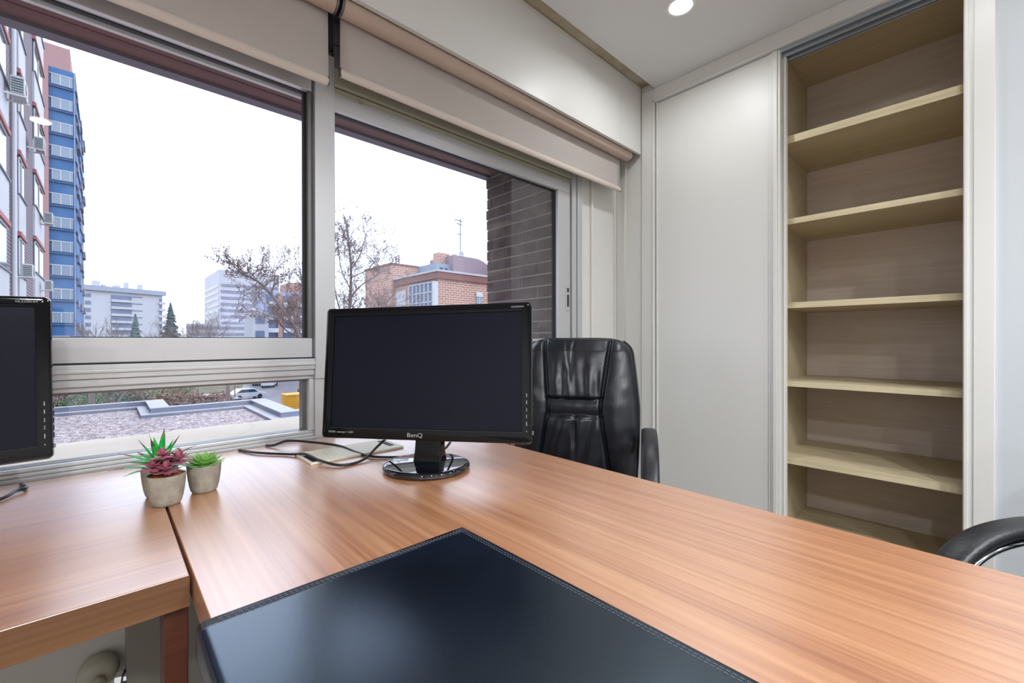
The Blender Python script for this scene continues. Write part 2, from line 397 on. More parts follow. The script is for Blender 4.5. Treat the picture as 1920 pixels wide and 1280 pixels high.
w2, mk2 = window('window_2', 'right aluminium window looking onto the brick pier, behind the centre monitor', .528, 1.70, .53, 1.696, 1.781, .533, 1.598)
# centre post
po = MB().box(.468, .528, 1.383, 1.47, .932, 1.94).box(.468, .528, 1.388, 1.47, .745, .932).box(.494, .497, 1.386, 1.39, .757, .932)
struct(po.build('trim_4', m_alu, bevel=.002), 'aluminium post between the two windows', 'window post')
# right jamb profiles
ja = MB().box(1.704, 1.738, 1.385, 1.47, .757, 1.93).box(1.741, 1.778, 1.380, 1.47, .757, 1.93).box(1.70, 1.741, 1.40, 1.47, .757, 1.93).box(1.704, 1.778, 1.388, 1.47, .745, .757)
struct(ja.build('trim_5', m_alu, bevel=.0015), 'vertical aluminium jamb profiles right of the window', 'window jamb')
# latch on the right sash stile
la = MB().box(1.664, 1.686, 1.3885, 1.394, 1.195, 1.325)
lo_ = la.build('sash_latch', m_chrome, bevel=.001); lo_.parent = w2; lo_.matrix_parent_inverse = Matrix.Translation((-.528, -YW, -.745))
lk = MB().box(1.669, 1.681, 1.3875, 1.389, 1.215, 1.275).box(1.669, 1.681, 1.3875, 1.389, 1.288, 1.308)
lk = lk.build('latch_slot', m_gask); lk.parent = lo_
for x_ in (.62, 1.56):
    e_ = MB().lathe([(.004, 0), (.008, 0), (.008, .004), (.004, .004)], 16, cap=False, mtx=Matrix.Translation((x_, 1.392, 1.835)) @ Matrix.Rotation(PI/2, 4, 'X')).build('track_eyelet', m_alup); e_.parent = w2
    e_.matrix_parent_inverse = Matrix.Translation((-.528, -YW, -.745))
# roller shutter bottom slats outside the glass
for (a, b_, nm) in ((-1.12, .50, 'left'), (.50, 1.66, 'right')):
    o = MB().box(a, b_, 1.495, 1.51, 1.835, 1.882).box(a, b_, 1.495, 1.508, 1.884, 1.98).build('roller_shutter', m_slat, bevel=.003)
    tag(o, 'pale bottom slat of the raised roller shutter outside the %s window' % nm, 'roller shutter')
# exterior sill and soffit of our facade
struct(MB().box(-3, 1.667, 1.47, 2.0, .64, .722).build('trim_6', m_sill, bevel=.004), 'cream stone sill outside the window', 'window sill')
so = MB()
for k in range(6): so.box(-3, 1.70, 1.51+k*.078, 1.51+k*.078+.074, 2.022, 2.05)
so.box(-3, 1.70, 1.5, 2.0, 2.035, 2.3)
struct(so.build('trim_7', m_red, bevel=.002), 'dark red boarded soffit above the window outside', 'soffit')
struct(MB().box(-3, 1.68, 1.978, 2.03, 2.012, 2.3).build('trim_8', m_purp), 'grey violet beam at the outer edge of the soffit', 'beam')
# brick pier
bp_ = MB(); z = .60; row = 0
mb_m = MB().box(1.6705, 2.3, 1.47, 2.0, .55, 2.3)
mb_m.build('wall_pier_mortar', mat('dark_mortar', srgb(150, 142, 138), .95))
mo = bpy.data.objects['wall_pier_mortar']; struct(mo, 'mortar bed of the dark brick pier outside the window', 'wall')
while z < 2.02:
    y = 1.47; 
    off = -.12 if row % 2 else -.0
    y += off
    while y < 2.0:
        y1 = min(y+.243, 2.012+rnd.uniform(-.008, .006)); y0 = max(y, 1.47)
        if y1-y0 > .02: bp_.box(1.667+rnd.uniform(-.0015, .0025), 1.9, y0, y1, z, z+.0545)
        y += .247
    z += .0615; row += 1
m_pier = mat('dark_clinker_brick', srgb(108, 98, 96), .85, col2=srgb(74, 62, 62), vscale=9, bump=.8, bscale=30)
struct(bp_.build('wall_pier', m_pier, bevel=.002), 'dark brown brick pier outside the right window', 'wall')

# ------------------------------------------------------------------ roller blinds
def blind(x0, x1, hem, label, yt=1.285):
    r = empty('roller_blind', ((x0+x1)/2, yt, 2.036), 0, label, 'roller blind', 'beige roller blinds')
    L = (x1-x0)/2
    MB().lathe([(.029, -L-.0), (.029, L)], 40, mtx=Matrix.Rotation(PI/2, 4, 'Y')).build('fabric_roll', m_tube, r, smooth=True)
    sharp_auto(r.children[0])
    def fn(u, v):
        x = -L+.006+u*(2*L-.012-(.028 if x1 > 1 else 0)); z = .0-(2.036-hem)*v
        return Vector((x, .028+.0012*math.sin(u*9+v*2)*v, z))
    fb = MB().grid(fn, 40, 8)
    o = fb.build('fabric', m_blind, r, smooth=True); sm = o.modifiers.new('t', 'SOLIDIFY'); sm.thickness = .0012
    xr = L-.006-(.028 if x1 > 1 else 0)
    h = MB(); pr = []
    for k in range(16):
        a = 2*PI*k/16; pr.append((.0075*math.cos(a), .0135*math.sin(a)))
    n = 16; vs = [Vector((-L+.006, .028+p[0], -(2.036-hem)+p[1]+.010)) for p in pr]+[Vector((xr, .028+p[0], -(2.036-hem)+p[1]+.010)) for p in pr]
    h.add(vs, [tuple(range(n-1, -1, -1)), tuple(range(n, 2*n))]+[(i, (i+1) % n, n+(i+1) % n, n+i) for i in range(n)])
    o = h.build('hem_bar', m_hem, r, smooth=True); sharp_auto(o)
    for sx in (-L+.006, xr):
        MB().box(sx-.002, sx+.002, .021, .035, -(2.036-hem)-.003, -(2.036-hem)+.023).build('hem_end_cap', m_alud, r, bevel=.001)
    for sx in (-L-.004, L+.004):
        MB().lathe([(.026, -.003), (.030, -.003), (.030, .003), (.0, .003)], 24, mtx=Matrix.Translation((sx, 0, 0)) @ Matrix.Rotation(PI/2, 4, 'Y')).build('end_bracket', m_alud, r, smooth=True)
    return r
blind(-1.0, .488, 1.805, 'left beige roller blind lowered over the top of the wide window')
rb = blind(.512, 2.05, 1.846, 'right beige roller blind hanging over the top of the brick pier window')
# bead chain of the right blind
ch = MB()
for sx in (.782, .792):
    ch.tube([(sx, .022, 0), (sx+.001, .03, -.5), (sx, .03, -1.2)], .0013, 6)
ch.build('bead_chain', m_plate, rb, smooth=True)

# ------------------------------------------------------------------ closet
cl = empty('built_in_closet', (XC, .55, 0), 0, 'white built-in closet with one sliding door open on beige shelves', 'closet')
def cp(nm, mb, m, bev=.0015, par=None):
    o = mb.build(nm, m, bevel=bev); o.parent = par or cl
    o.matrix_parent_inverse = Matrix.Translation((-XC, -.55, 0)) if not par else Matrix()
    return o
fr = MB().box(XC-.0, 2.16, 1.155, 1.23, 0, 2.361).box(XC, 2.16, -.036, .036, 0, 2.361).box(XC, 2.16, .036, 1.155, 2.290, 2.361)
fr.box(XC-.006, XC, 1.157, 1.166, 0, 2.299).box(XC-.006, XC, .024, .034, 0, 2.299).box(XC-.006, XC, .024, 1.166, 2.290, 2.299)
fr.box(XC-.004, XC, -.036, .012, 0, 2.361)
cp('closet_frame', fr, m_lacq)
d = MB().box(2.108, 2.124, .604, 1.149, .02, 2.286)
dr = cp('sliding_door', d, m_lacq)
st = MB()
for a, b_, xx in ((.604, .612, 2.100), (.588, .604, 2.096), (.578, .588, 2.102), (1.141, 1.149, 2.100), (.612, .622, 2.104)):
    st.box(xx, 2.126, a, b_, .02, 2.286)
cp('door_stile', st, m_lacq)
d2 = MB().box(2.134, 2.150, .60, 1.14, .02, 2.26)
cp('sliding_door', d2, m_lacq)
cp('door_stile', MB().box(2.128, 2.155, .563, .600, .02, 2.262).box(2.124, 2.156, .566, .571, .02, 2.262), m_lacq)
tk = MB().box(2.106, 2.166, .036, 1.15, 2.284, 2.29).box(2.103, 2.107, .036, .58, 2.272, 2.29).box(2.124, 2.130, .036, 1.15, 2.258, 2.285).box(2.148, 2.154, .036, 1.15, 2.25, 2.285).box(2.164, 2.168, .036, 1.15, 2.25, 2.29)
cp('top_track', tk, mat('grey_track', srgb(170, 178, 186), .35, metal=.5))
cp('bottom_track', MB().box(2.10, 2.166, .036, 1.15, 0, .018), m_alu)
ca = MB().box(2.17, 2.64, .599, .617, 0, 2.36).box(2.17, 2.64, -.03, -.012, 0, 2.36)
cp('side_panel', ca, m_clos)
cp('back_panel', MB().box(2.62, 2.64, -.012, .599, 0, 2.36), m_closb)
cp('top_panel', MB().box(2.168, 2.62, -.012, .599, 2.335, 2.355), m_clos)
# front z at x=2.17 scaled from measurements
for zt, zb in ((1.934, 1.902), (1.575, 1.551), (1.212, 1.187), (.871, .848), (.541, .512)):
    o = cp('shelf', MB().box(2.173, 2.62, -.0115, .5985, zb, zt), m_clos, .0008)
    e2 = MB().box(2.1705, 2.173, -.0115, .5985, zb, zt)
    e2 = e2.build('front_edge', m_cedge); e2.parent = o
cp('shelf', MB().box(2.173, 2.62, -.0115, .5985, .17, .20), m_clos, .0008)

# ------------------------------------------------------------------ ceiling downlights
for i, (lx, ly) in enumerate(LAMPS):
    lab = ['round recessed downlight lit in the ceiling above the closet door', 'recessed downlight in the ceiling in front of the open shelves', 'recessed downlight in the ceiling by the right wall'][i] if i < 3 else 'recessed downlight in the ceiling behind the desk pad, some of these added as fill'
    d = empty('ceiling_downlight', (lx, ly, CEIL), 0, lab, 'ceiling light', 'recessed downlights')
    MB().lathe([(.043, -.001), (.046, -.004), (.056, -.003), (.058, 0)], 36, cap=False).build('trim_ring', m_ring, d, smooth=True)
    MB().lathe([(.0, -.003), (.043, -.003), (.043, -.001), (0, -.001)], 32).build('lens', m_lens, d)

# ------------------------------------------------------------------ desks
DX0, DX1 = .081, .847
md = empty('office_desk', (.46, .4, 0), 0, 'large beech desk with a black leather pad and the centre monitor', 'desk')
def part(nm, mb, m, par, bev=.0015, smooth=False):
    o = mb.build(nm, m, bevel=bev, smooth=smooth); o.parent = par; o.matrix_parent_inverse = Matrix.Translation(-par.location) if par.rotation_euler.z == 0 else Matrix(); return o
part('desktop', MB().box(DX0, DX1, -.55, 1.375, .71, .75), m_desk_y, md)
part('end_panel', MB().box(DX0+.04, DX1-.04, -.50, -.47, 0, .71), m_desk_y, md)
part('end_panel', MB().box(.45, DX1-.04, 1.30, 1.33, 0, .71), m_desk_y, md)
part('modesty_panel', MB().box(.45, .468, -.47, 1.20, .3, .71), m_desk_y, md)
ld_ = empty('side_desk', (-.5, 1.0, 0), 0, 'beech side desk along the window with a monitor at the left edge', 'desk')
part('desktop', MB().box(-1.5, DX0-.004, .69, 1.375, .71, .75), m_desk_x, ld_)
part('front_edge', MB().box(-1.5, DX0-.004, .688, .690, .7105, .749), m_edge_x, ld_, 0)
part('leg', MB().box(.052, DX0-.004, .70, .76, 0, .71), m_legw, ld_)
part('leg', MB().box(-1.48, -1.42, .70, .76, 0, .71), m_legw, ld_)
part('leg', MB().box(-1.48, -1.42, 1.28, 1.34, 0, .71), m_legw, ld_)

# desk pad with lip
def padfn(u, v):
    y = .045+.512*v
    L1 = .335; s = u*(L1+.045)
    x = .411-s; z = .7545
    if s > L1-.0:
        a = min((s-L1)/.012, PI/2*.95); x = (.411-L1)-.009*math.sin(a); z = .7545-.009*(1-math.cos(a))-max(0, s-L1-.012*PI/2*.95)
    return Vector((x, y, z))
pm = MB().grid(padfn, 90, 30)
pad = pm.build('desk_pad', m_pad, smooth=True); so_ = pad.modifiers.new('s', 'SOLIDIFY'); so_.thickness = .0036; so_.offset = -1
pad_t = empty('desk_pad', (.24, .3, .7505), 0, 'black worn leather desk pad with stitched edge, foreground', 'desk pad')
pad.name = 'leather_sheet'; pad.parent = pad_t; pad.matrix_parent_inverse = Matrix.Translation(-pad_t.location)
sm_ = MB()
def stitch(p0, p1):
    p0 = Vector(p0); p1 = Vector(p1); L = (p1-p0).length; n = int(L/.0058)
    d = (p1-p0)/n
    for k in range(n):
        a = p0+d*(k+.18); b_ = p0+d*(k+.82); s2 = d.normalized().cross(Vector((0, 0, 1)))*.0004
        sm_.add([a-s2, a+s2, b_+s2, b_-s2, a-s2+Vector((0, 0, .0004)), a+s2+Vector((0, 0, .0004)), b_+s2+Vector((0, 0, .0004)), b_-s2+Vector((0, 0, .0004))], [(0, 1, 2, 3), (4, 5, 6, 7), (0, 1, 5, 4), (1, 2, 6, 5), (2, 3, 7, 6), (3, 0, 4, 7)])
for off in (.006, .010):
    stitch((.085, .557-off, .7545), (.411-off, .557-off, .7545)); stitch((.411-off, .557-off, .7545), (.411-off, .05, .7545))
sx = sm_.build('stitching', m_stitch); sx.parent = pad_t; sx.matrix_parent_inverse = Matrix.Translation(-pad_t.location)

# ------------------------------------------------------------------ monitors
def monitor(loc, yaw, tilt, roll, label):
    """origin on desk; local -Y faces the viewer"""
    r = empty('computer_monitor', loc, yaw, label, 'monitor', 'black widescreen monitors')
    W, H = .506, .310
    head = empty('display', (0, 0, 0), 0, parent=r)
    zc = .977-.75
    Mh = Matrix.Translation((0, -.010, zc)) @ Matrix.Rotation(-tilt, 4, 'X') @ Matrix.Rotation(roll, 4, 'Y')
    bpy.data.objects.remove(head)
    def rr(w_, h_, rad, n=6):
        p = []
        for cx_, cz_, a0 in ((w_/2-rad, h_/2-rad, 0), (-w_/2+rad, h_/2-rad, PI/2), (-w_/2+rad, -h_/2+rad, PI), (w_/2-rad, -h_/2+rad, 3*PI/2)):
            for k in range(n+1):
                a = a0+PI/2*k/n; p.append((cx_+rad*math.cos(a), cz_+rad*math.sin(a)))
        return p
    def loft(mb, rings, mi=0, capa=True, capb=True):
        n = len(rings[0][1]); vs = []
        for y, pl in rings: vs += [Mh @ Vector((x, y, z)) for x, z in pl]
        fs = []
        for i in range(len(rings)-1):
            fs += [(i*n+k, i*n+(k+1) % n, (i+1)*n+(k+1) % n, (i+1)*n+k) for k in range(n)]
        if capa: fs.append(tuple(range(n-1, -1, -1)))
        if capb: fs.append(tuple((len(rings)-1)*n+k for k in range(n)))
        mb.add(vs, fs, mi)
    iw, ih, ioff = W-.044, H-.046, .003
    inner = [(x, z+ioff) for x, z in rr(iw, ih, .0015)]
    b_ = MB()
    loft(b_, [(.004, [(x, z+ioff) for x, z in rr(iw-.002, ih-.002, .001)]), (-.0005, inner), (-.0015, rr(W-.012, H-.012, .006)), (0, rr(W-.003, H-.003, .009)), (.006, rr(W, H, .01)), (.022, rr(W-.004, H-.004, .01)), (.034, rr(W-.04, H-.05, .02)), (.048, rr(W-.18, H-.13, .03))], capa=False)
    o = b_.build('casing', m_black, r, smooth=True); sharp_auto(o, 25)
    s_ = MB(); loft(s_, [(.0025, [(x, z+ioff) for x, z in rr(iw, ih, .0012)]), (.0035, [(x, z+ioff) for x, z in rr(iw, ih, .0012)])])
    s_.build('screen', m_screen, r)
    # thin lower gleam strip
    g_ = MB(); g_.add([Mh @ Vector(p) for p in ((-iw/2, -.0012, -ih/2+ioff-.0008), (iw/2, -.0012, -ih/2+ioff-.0008), (iw/2, .002, -ih/2+ioff+.0004), (-iw/2, .002, -ih/2+ioff+.0004))], [(0, 1, 2, 3)])
    o = g_.build('screen_rim', m_steel, r)
    rot = (Mh @ Matrix.Rotation(PI/2, 4, 'X')).to_euler()
    def tx(nm, body, size, x, z, ex=1.0):
        o = text(nm, body, size, m_print, r, Mh @ Vector((x, -.0022, z)), rot); o.scale = (ex, 1, 1); return o
    tx('logo', 'BenQ', .013, -.015, -H/2+.0125, 1.25)
    tx('badge_lettering', 'HDMI  senseye + LED', .0062, -W/2+.052, -H/2+.0155, 1.15)
    tx('model_lettering', 'GL2250HM', .0055, W/2-.032, H/2-.011, 1.1)
    k_ = MB()
    for q, (dz, hh) in enumerate(((.105, .009), (.09, .009), (.076, .003), (.072, .003), (.062, .003), (.058, .003), (.044, .010), (.028, .003))):
        c_ = Vector((W/2-.0115, -.0018, -H/2+dz))
        k_.box(c_.x-.0007, c_.x+.0007, c_.y, c_.y+.001, c_.z-hh*.42, c_.z+hh*.42, mtx=Mh)
    k_.build('key_markings', m_print, r)
    k2 = MB()
    for dz in (.10, .086, .072, .058, .044): k2.box(W/2-.001, W/2+.0006, .006, .014, -H/2+dz-.005, -H/2+dz+.005, mtx=Mh)
    k2.build('side_button', m_blackm, r, bevel=.0005)
    MB().box(W/2-.001, W/2+.002, .005, .012, -H/2+.020, -H/2+.028, mtx=Mh).build('power_button', m_steel, r, bevel=.0005)
    # neck
    nk = MB()
    def ring(hw, y0, y1, z): return [(-hw, y0, z), (hw, y0, z), (hw, y1, z), (-hw, y1, z)]
    rs = [ring(.036, .012, .052, .012), ring(.033, .016, .048, .04), ring(.031, .022, .048, .10), ring(.031, .03, .055, .16)]
    vs = [p for q in rs for p in q]; fs = [(3, 2, 1, 0), (12, 13, 14, 15)]
    for i in range(3): fs += [(i*4+k, i*4+(k+1) % 4, i*4+4+(k+1) % 4, i*4+4+k) for k in range(4)]
    nk.add(vs, fs).build('neck', m_black, r, bevel=.004)
    bs = MB().lathe([(0, .0), (.090, .0), (.0985, .002), (.101, .006), (.1005, .011), (.097, .0145), (.09, .0155), (.0, .0165)], 72, mtx=Matrix.Translation((0, .012, 0)) @ Matrix.Scale(.94, 4, (0, 1, 0)))
    bs.build('base', m_blackg, r, smooth=True)
    return r
# display centre (.529,.867); local front offset -.010
yw = .959
cxm, cym = .529, .867
nx, ny = -math.sin(yw), -math.cos(yw)
mon = monitor((cxm+(-.010)*nx*1, cym+(-.010)*ny*1, .75), -yw, .094, -.015, 'black widescreen monitor on round foot at the centre of the main desk')
# left monitor: right edge at x=-.074,y=1.19, facing -y
mon2 = copy_tree(mon); mon2.location = (-.0755-.253, 1.222, .75); mon2.rotation_euler = (0, 0, .0)
mon2['label'] = 'black monitor cut off by the left edge of the photo, on the side desk'

# ------------------------------------------------------------------ cables and desk outlet plate
def world_tube(nm, pts, r_, m, label, cat, group=None):
    o = MB().tube(smooth_path(pts, 8), r_, 10).build(nm, m, smooth=True); tag(o, label, cat, group); return o
world_tube('monitor_cable', [(.330, 1.373, .7535), (.342, 1.345, .757), (.372, 1.325, .768), (.416, 1.281, .765), (.471, 1.212, .7575), (.482, 1.115, .7545), (.500, 1.045, .7540), (.561, .985, .7540), (.60, .955, .7560), (.66, .965, .765), (.70, .985, .80), (.665, .955, .86)], .0033, m_cable,
    'black cable running from the sill behind the monitor foot', 'cable', 'black monitor cables')
world_tube('monitor_cable', [(.262, 1.366, .7535), (.290, 1.296, .7545), (.349, 1.218, .7545), (.370, 1.170, .7605), (.378, 1.089, .7590), (.407, 1.031, .7540), (.462, 1.036, .7550), (.517, 1.075, .770), (.545, 1.06, .80), (.535, .96, .86)], .0033, m_cable,
    'black cable looping in front of the cream outlet plate', 'cable', 'black monitor cables')
world_tube('monitor_cable', [(-.13, 1.352, .7535), (-.118, 1.30, .756), (-.13, 1.282, .757), (-.146, 1.245, .7545), (-.20, 1.20, .7535), (-.30, 1.19, .765)], .0033, m_cable,
    'short black cable at the left monitor, side desk', 'cable', 'black monitor cables')
pt = empty('desk_outlet_plate', (.485, 1.15, .75), 0, 'cream rectangular cable outlet plate on the desk behind the monitor', 'outlet plate')
def pp(nm, mb, m, bev=0):
    o = mb.build(nm, m, bevel=bev); o.parent = pt; o.matrix_parent_inverse = Matrix.Translation(-pt.location); return o
pp('cover', MB().box(.358, .605, 1.092, 1.216, .7502, .7555), m_plate, .001)
pp('brush_slot', MB().box(.364, .376, 1.10, 1.17, .7553, .7562), m_gask)
pp('brush_slot', MB().box(.576, .592, 1.12, 1.195, .7553, .7562), m_gask)

# ------------------------------------------------------------------ potted succulents
def leaf(mb, base, az, elev, L, W, T, curve=0, mi=0, tip=None, seg=9, n=8, cup=.25):
    d0 = Vector((math.cos(az), math.sin(az), 0)); sd = Vector((-math.sin(az), math.cos(az), 0)); vs = []; fs = []
    p = Vector(base); e = elev
    for i in range(seg+1):
        t = i/seg
        dd = d0*math.cos(e)+Vector((0, 0, 1))*math.sin(e); nn = -d0*math.sin(e)+Vector((0, 0, 1))*math.cos(e)
        wv = W*(math.sin(PI*min(1, (t*.92+.12)))**.75 if t < .98 else .04)*(1-.25*t); tv = T*(1-t*.75)
        for k in range(n):
            a = 2*PI*k/n; x = math.cos(a)*wv*.5; zz = math.sin(a)*tv*.5+cup*abs(x)*abs(x)/max(W, .001)*2
            vs.append(p+sd*x+nn*zz)
        p = p+dd*(L/seg); e += curve/seg
    o = len(mb.v)
    for i in range(seg):
        for k in range(n): fs.append((i*n+k, i*n+(k+1) % n, (i+1)*n+(k+1) % n, (i+1)*n+k))
    fs.append(tuple(range(n-1, -1, -1))); fs.append(tuple(seg*n+k for k in range(n)))
    base_i = len(mb.f); mb.add(vs, fs, mi)
    if tip is not None:
        for i in range(int(seg*.72), seg):
            for k in range(n): mb.mi[base_i+i*n+k] = tip
def pot(parent, soil, s=1.0):
    pr = [(0, 0), (.0175, 0), (.0200, .0012), (.0222, .005), (.0245, .014), (.0266, .027), (.0280, .040), (.0288, .0535), (.0282, .0546), (.0268, .0546), (.0262, .053), (.0255, .045)]
    pr = [(a*s, b_*s) for a, b_ in pr]
    o = MB().lathe(pr, 56, cap=False).build('pot', m_pot, parent, smooth=True); sharp_auto(o, 50)
    MB().lathe([(.0262*s, .047*s), (.025*s, .0515*s), (.012*s, .0535*s), (0, .054*s)], 32, cap=False).build('soil', soil, parent, smooth=True)
def ray_pt(px, py, z):
    d = F+R*((px-960)/FPX)+U*((640-py)/FPX); t = (z-1.05)/d.z; return Vector((0, 0, 1.05))+d*t
p1 = empty('potted_succulent', (.080, 1.016, .75), .3, 'cement pot with maroon rosette succulent in orange grit, nearest on the desk seam', 'potted plant', 'small potted succulents')
pot(p1, m_soil, 1.02)
mb = MB()
def rosette(mb, c, R_, nring, nper, L, W, T, e0, e1, mi=0, mi_alt=None, seed=1):
    q = random.Random(seed)
    for r_ in range(nring):
        f = r_/(max(1, nring-1))
        for k in range(nper):
            az = 2*PI*(k+.5*(r_ % 2))/nper+q.uniform(-.12, .12)+r_*.35
            leaf(mb, Vector(c)+Vector((math.cos(az), math.sin(az), 0))*R_*.12*(1-f)+Vector((0, 0, .008*f)), az, e0+(e1-e0)*f+q.uniform(-.1, .1), L*(1-.42*f), W*(1-.35*f), T, .35, mi if (mi_alt is None or q.random() > .2) else mi_alt, seg=6, n=8)
q = random.Random(4)
for (cx_, cy2, cz_, s_) in ((0, 0, .062, 1.0), (.017, -.004, .074, .85), (-.019, .004, .068, .9), (.002, .014, .080, .8), (-.006, -.012, .062, .85), (.022, .010, .080, .7), (-.006, .000, .088, .72)):
    rosette(mb, (cx_, cy2, cz_), .02, 3, 7, .024*s_, .0165*s_, .003, -.1, 1.15, 0, 1 if s_ < .75 else None, seed=int(cz_*1000))
for az in (3.0, 5.4, .6, 4.3): leaf(mb, (0, 0, .060), az, .15, .030, .010, .003, -.3, 1, seg=6)
mb.tube([(0, 0, .046), (0, 0, .08)], .004, 8, 1)
mb.build('rosette', [m_maroon, m_pale], p1, smooth=True)
p2 = empty('potted_succulent', (.142, 1.053, .75), .1, 'cement pot with lime green echeveria, right of the maroon succulent', 'potted plant', 'small potted succulents')
pot(p2, m_soild, 1.0)
mb = MB()
for r_, (nl, e_, L_, W_) in enumerate(((10, .10, .034, .0185), (10, .38, .032, .018), (8, .68, .029, .016), (6, .98, .024, .014), (4, 1.25, .018, .010))):
    for k in range(nl):
        az = 2*PI*(k+.5*(r_ % 2))/nl+r_*.2
        leaf(mb, (math.cos(az)*.003, math.sin(az)*.003, .050+r_*.0015), az, e_, L_, W_, .0045, .35, 0, seg=8, n=8, cup=.4)
mb.build('rosette', [m_lime], p2, smooth=True)
p3 = empty('potted_succulent', (.075, 1.083, .75), .8, 'cement pot with spiky bright green plant, behind the maroon succulent', 'potted plant', 'small potted succulents')
pot(p3, m_soild, 1.0)
mb = MB(); q = random.Random(9)
for r_, (nl, e_, L_) in enumerate(((8, .12, .072), (7, .45, .066), (5, .85, .060), (3, 1.25, .064))):
    for k in range(nl):
        az = 2*PI*(k+.37*r_)/nl+q.uniform(-.15, .15)
        leaf(mb, (math.cos(az)*.004, math.sin(az)*.004, .052+r_*.004), az, e_+q.uniform(-.1, .1)+.25, L_*q.uniform(.85, 1.05), .0125, .0026, -.45 if r_ < 2 else -.1, 0, tip=1 if q.random() < .6 else None, seg=10, n=8)
mb.build('spiky_leaves', [m_green, m_gtip], p3, smooth=True)

# ------------------------------------------------------------------ radiator valve below the side desk
rv = empty('radiator_valve', (-.016, 1.36, .292), 0, 'cream round radiator valve knob with steel fitting under the side desk', 'radiator valve')
def rvp(nm, mb, m, bev=0, smooth=False):
    o = mb.build(nm, m, rv, bevel=bev, smooth=smooth); return o
RX = Matrix.Rotation(PI/2, 4, 'X')
o = rvp('collar', MB().lathe([(.0, -.030), (.034, -.030), (.037, -.016), (.033, .0), (.024, .008), (.019, .009), (0, .009)], 40, mtx=RX), m_rad, smooth=True)
o = rvp('knob', MB().lathe([(0, 0), (.013, 0), (.0145, .014), (.012, .032), (.0, .034)], 32, mtx=Matrix.Translation((0, -.014, -.008)) @ RX), m_plate, smooth=True)
rvp('fitting', MB().lathe([(.012, 0), (.018, .002), (.018, .014), (.011, .016), (.011, .03), (.02, .032), (.02, .046), (.013, .048), (.013, .07)], 8, mtx=Matrix.Translation((.03, -.02, -.015)) @ Matrix.Rotation(PI/2, 4, 'Y') @ Matrix.Rotation(.35, 4, 'X')), m_chrome)
rvp('pipe', MB().tube([(.06, -.02, -.015), (.06, -.02, -.3)], .009, 12), m_rad, smooth=True)

# ------------------------------------------------------------------ office chairs
def backfn_maker(side):
    def hw(z):  # half width by height
        t = (z-.46)/.60
        return .236+.012*math.sin(t*PI)-.020*max(0, t-.55)/.45
    def seam(z):
        if z > .81: return .107+(z-.81)/.24*.030
        if z < .755: return .107+(.755-z)/.25*.038
        return .105
    def fn(u, v):
        uu = u*2-1
        z = .46+.60*v
        w_ = hw(z)
        cr_ = max(0, (z-1.0)/.06); w_ -= .030*cr_**2.6
        z2 = z-(.016*abs(uu)**5 if v > .8 else 0)*max(0, (v-.8)/.2)
        x = uu*w_
        th = .050*(max(0, 1-abs(uu)**5))**.55
        th *= min(1, (max(0, 1-v)/.09))**.5 if v > .91 else 1
        th *= min(1, (v+.02)/.10)**.5
        lean = (z-.46)*.17+.035*math.sin((z-.46)/.6*PI)*-1
        if side:  # front surface
            s_ = seam(z); ax = abs(x)
            dpt = th
            dpt -= .020*math.exp(-((ax-s_)/.0065)**2)*min(1, (1.062-z)/.02)
            if ax > s_: dpt += .012*math.sin(min(1, (ax-s_)/(w_-s_+1e-6))*PI)
            else:
                c_ = 1-(ax/s_)**2
                if z > .813:
                    dpt += .008*c_
                    env = math.exp(-((z-.87)/.075)**2)
                    dpt += env*.0042*(math.sin(x*85+3*math.sin(z*9))+.6*math.sin(x*140+z*13)+.5)*min(1, (s_-ax)/.02)
                    f1 = math.exp(-((x-(-.012-(1.03-z)*.06))/.006)**2)*math.exp(-((z-.97)/.07)**2); dpt -= .006*f1
                    f1 = math.exp(-((x-(-.042+(1.03-z)*.18))/.006)**2)*math.exp(-((z-.96)/.08)**2); dpt -= .006*f1
                    dpt -= .014*math.exp(-((z-.813)/.008)**2)
                elif z < .752:
                    dpt += .010*c_
                    env = math.exp(-((z-.66)/.10)**2)
                    dpt -= .013*math.exp(-((x-.006+.01*(z-.7))/.009)**2)*math.exp(-((z-.68)/.075)**2)
                    dpt += env*.004*math.sin(x*95+2*math.sin(z*14))*min(1, (s_-ax)/.02)
                    dpt -= .014*math.exp(-((z-.752)/.008)**2)
                else:
                    dpt -= .010-.006*math.sin((z-.752)/.061*PI)
            dpt += .0012*noise.noise(Vector((x*22, z*22, 1)))*2
            return Vector((x, .17+lean-dpt, z2))
        return Vector((x, .17+lean+.030*(max(0, 1-abs(uu)**6))**.5*(min(1, (1-v)/.06)**.5 if v > .94 else 1), z2))
    return fn
def arm_curve(sx):
    # side profile (y forward negative, z)
    pr = [(.165, .60), (.13, .665), (.06, .697), (-.03, .70), (-.12, .683), (-.19, .635), (-.235, .56), (-.245, .48), (-.20, .425), (-.10, .415)]
    return smooth_path([(sx, a, b_) for a, b_ in pr], 7)
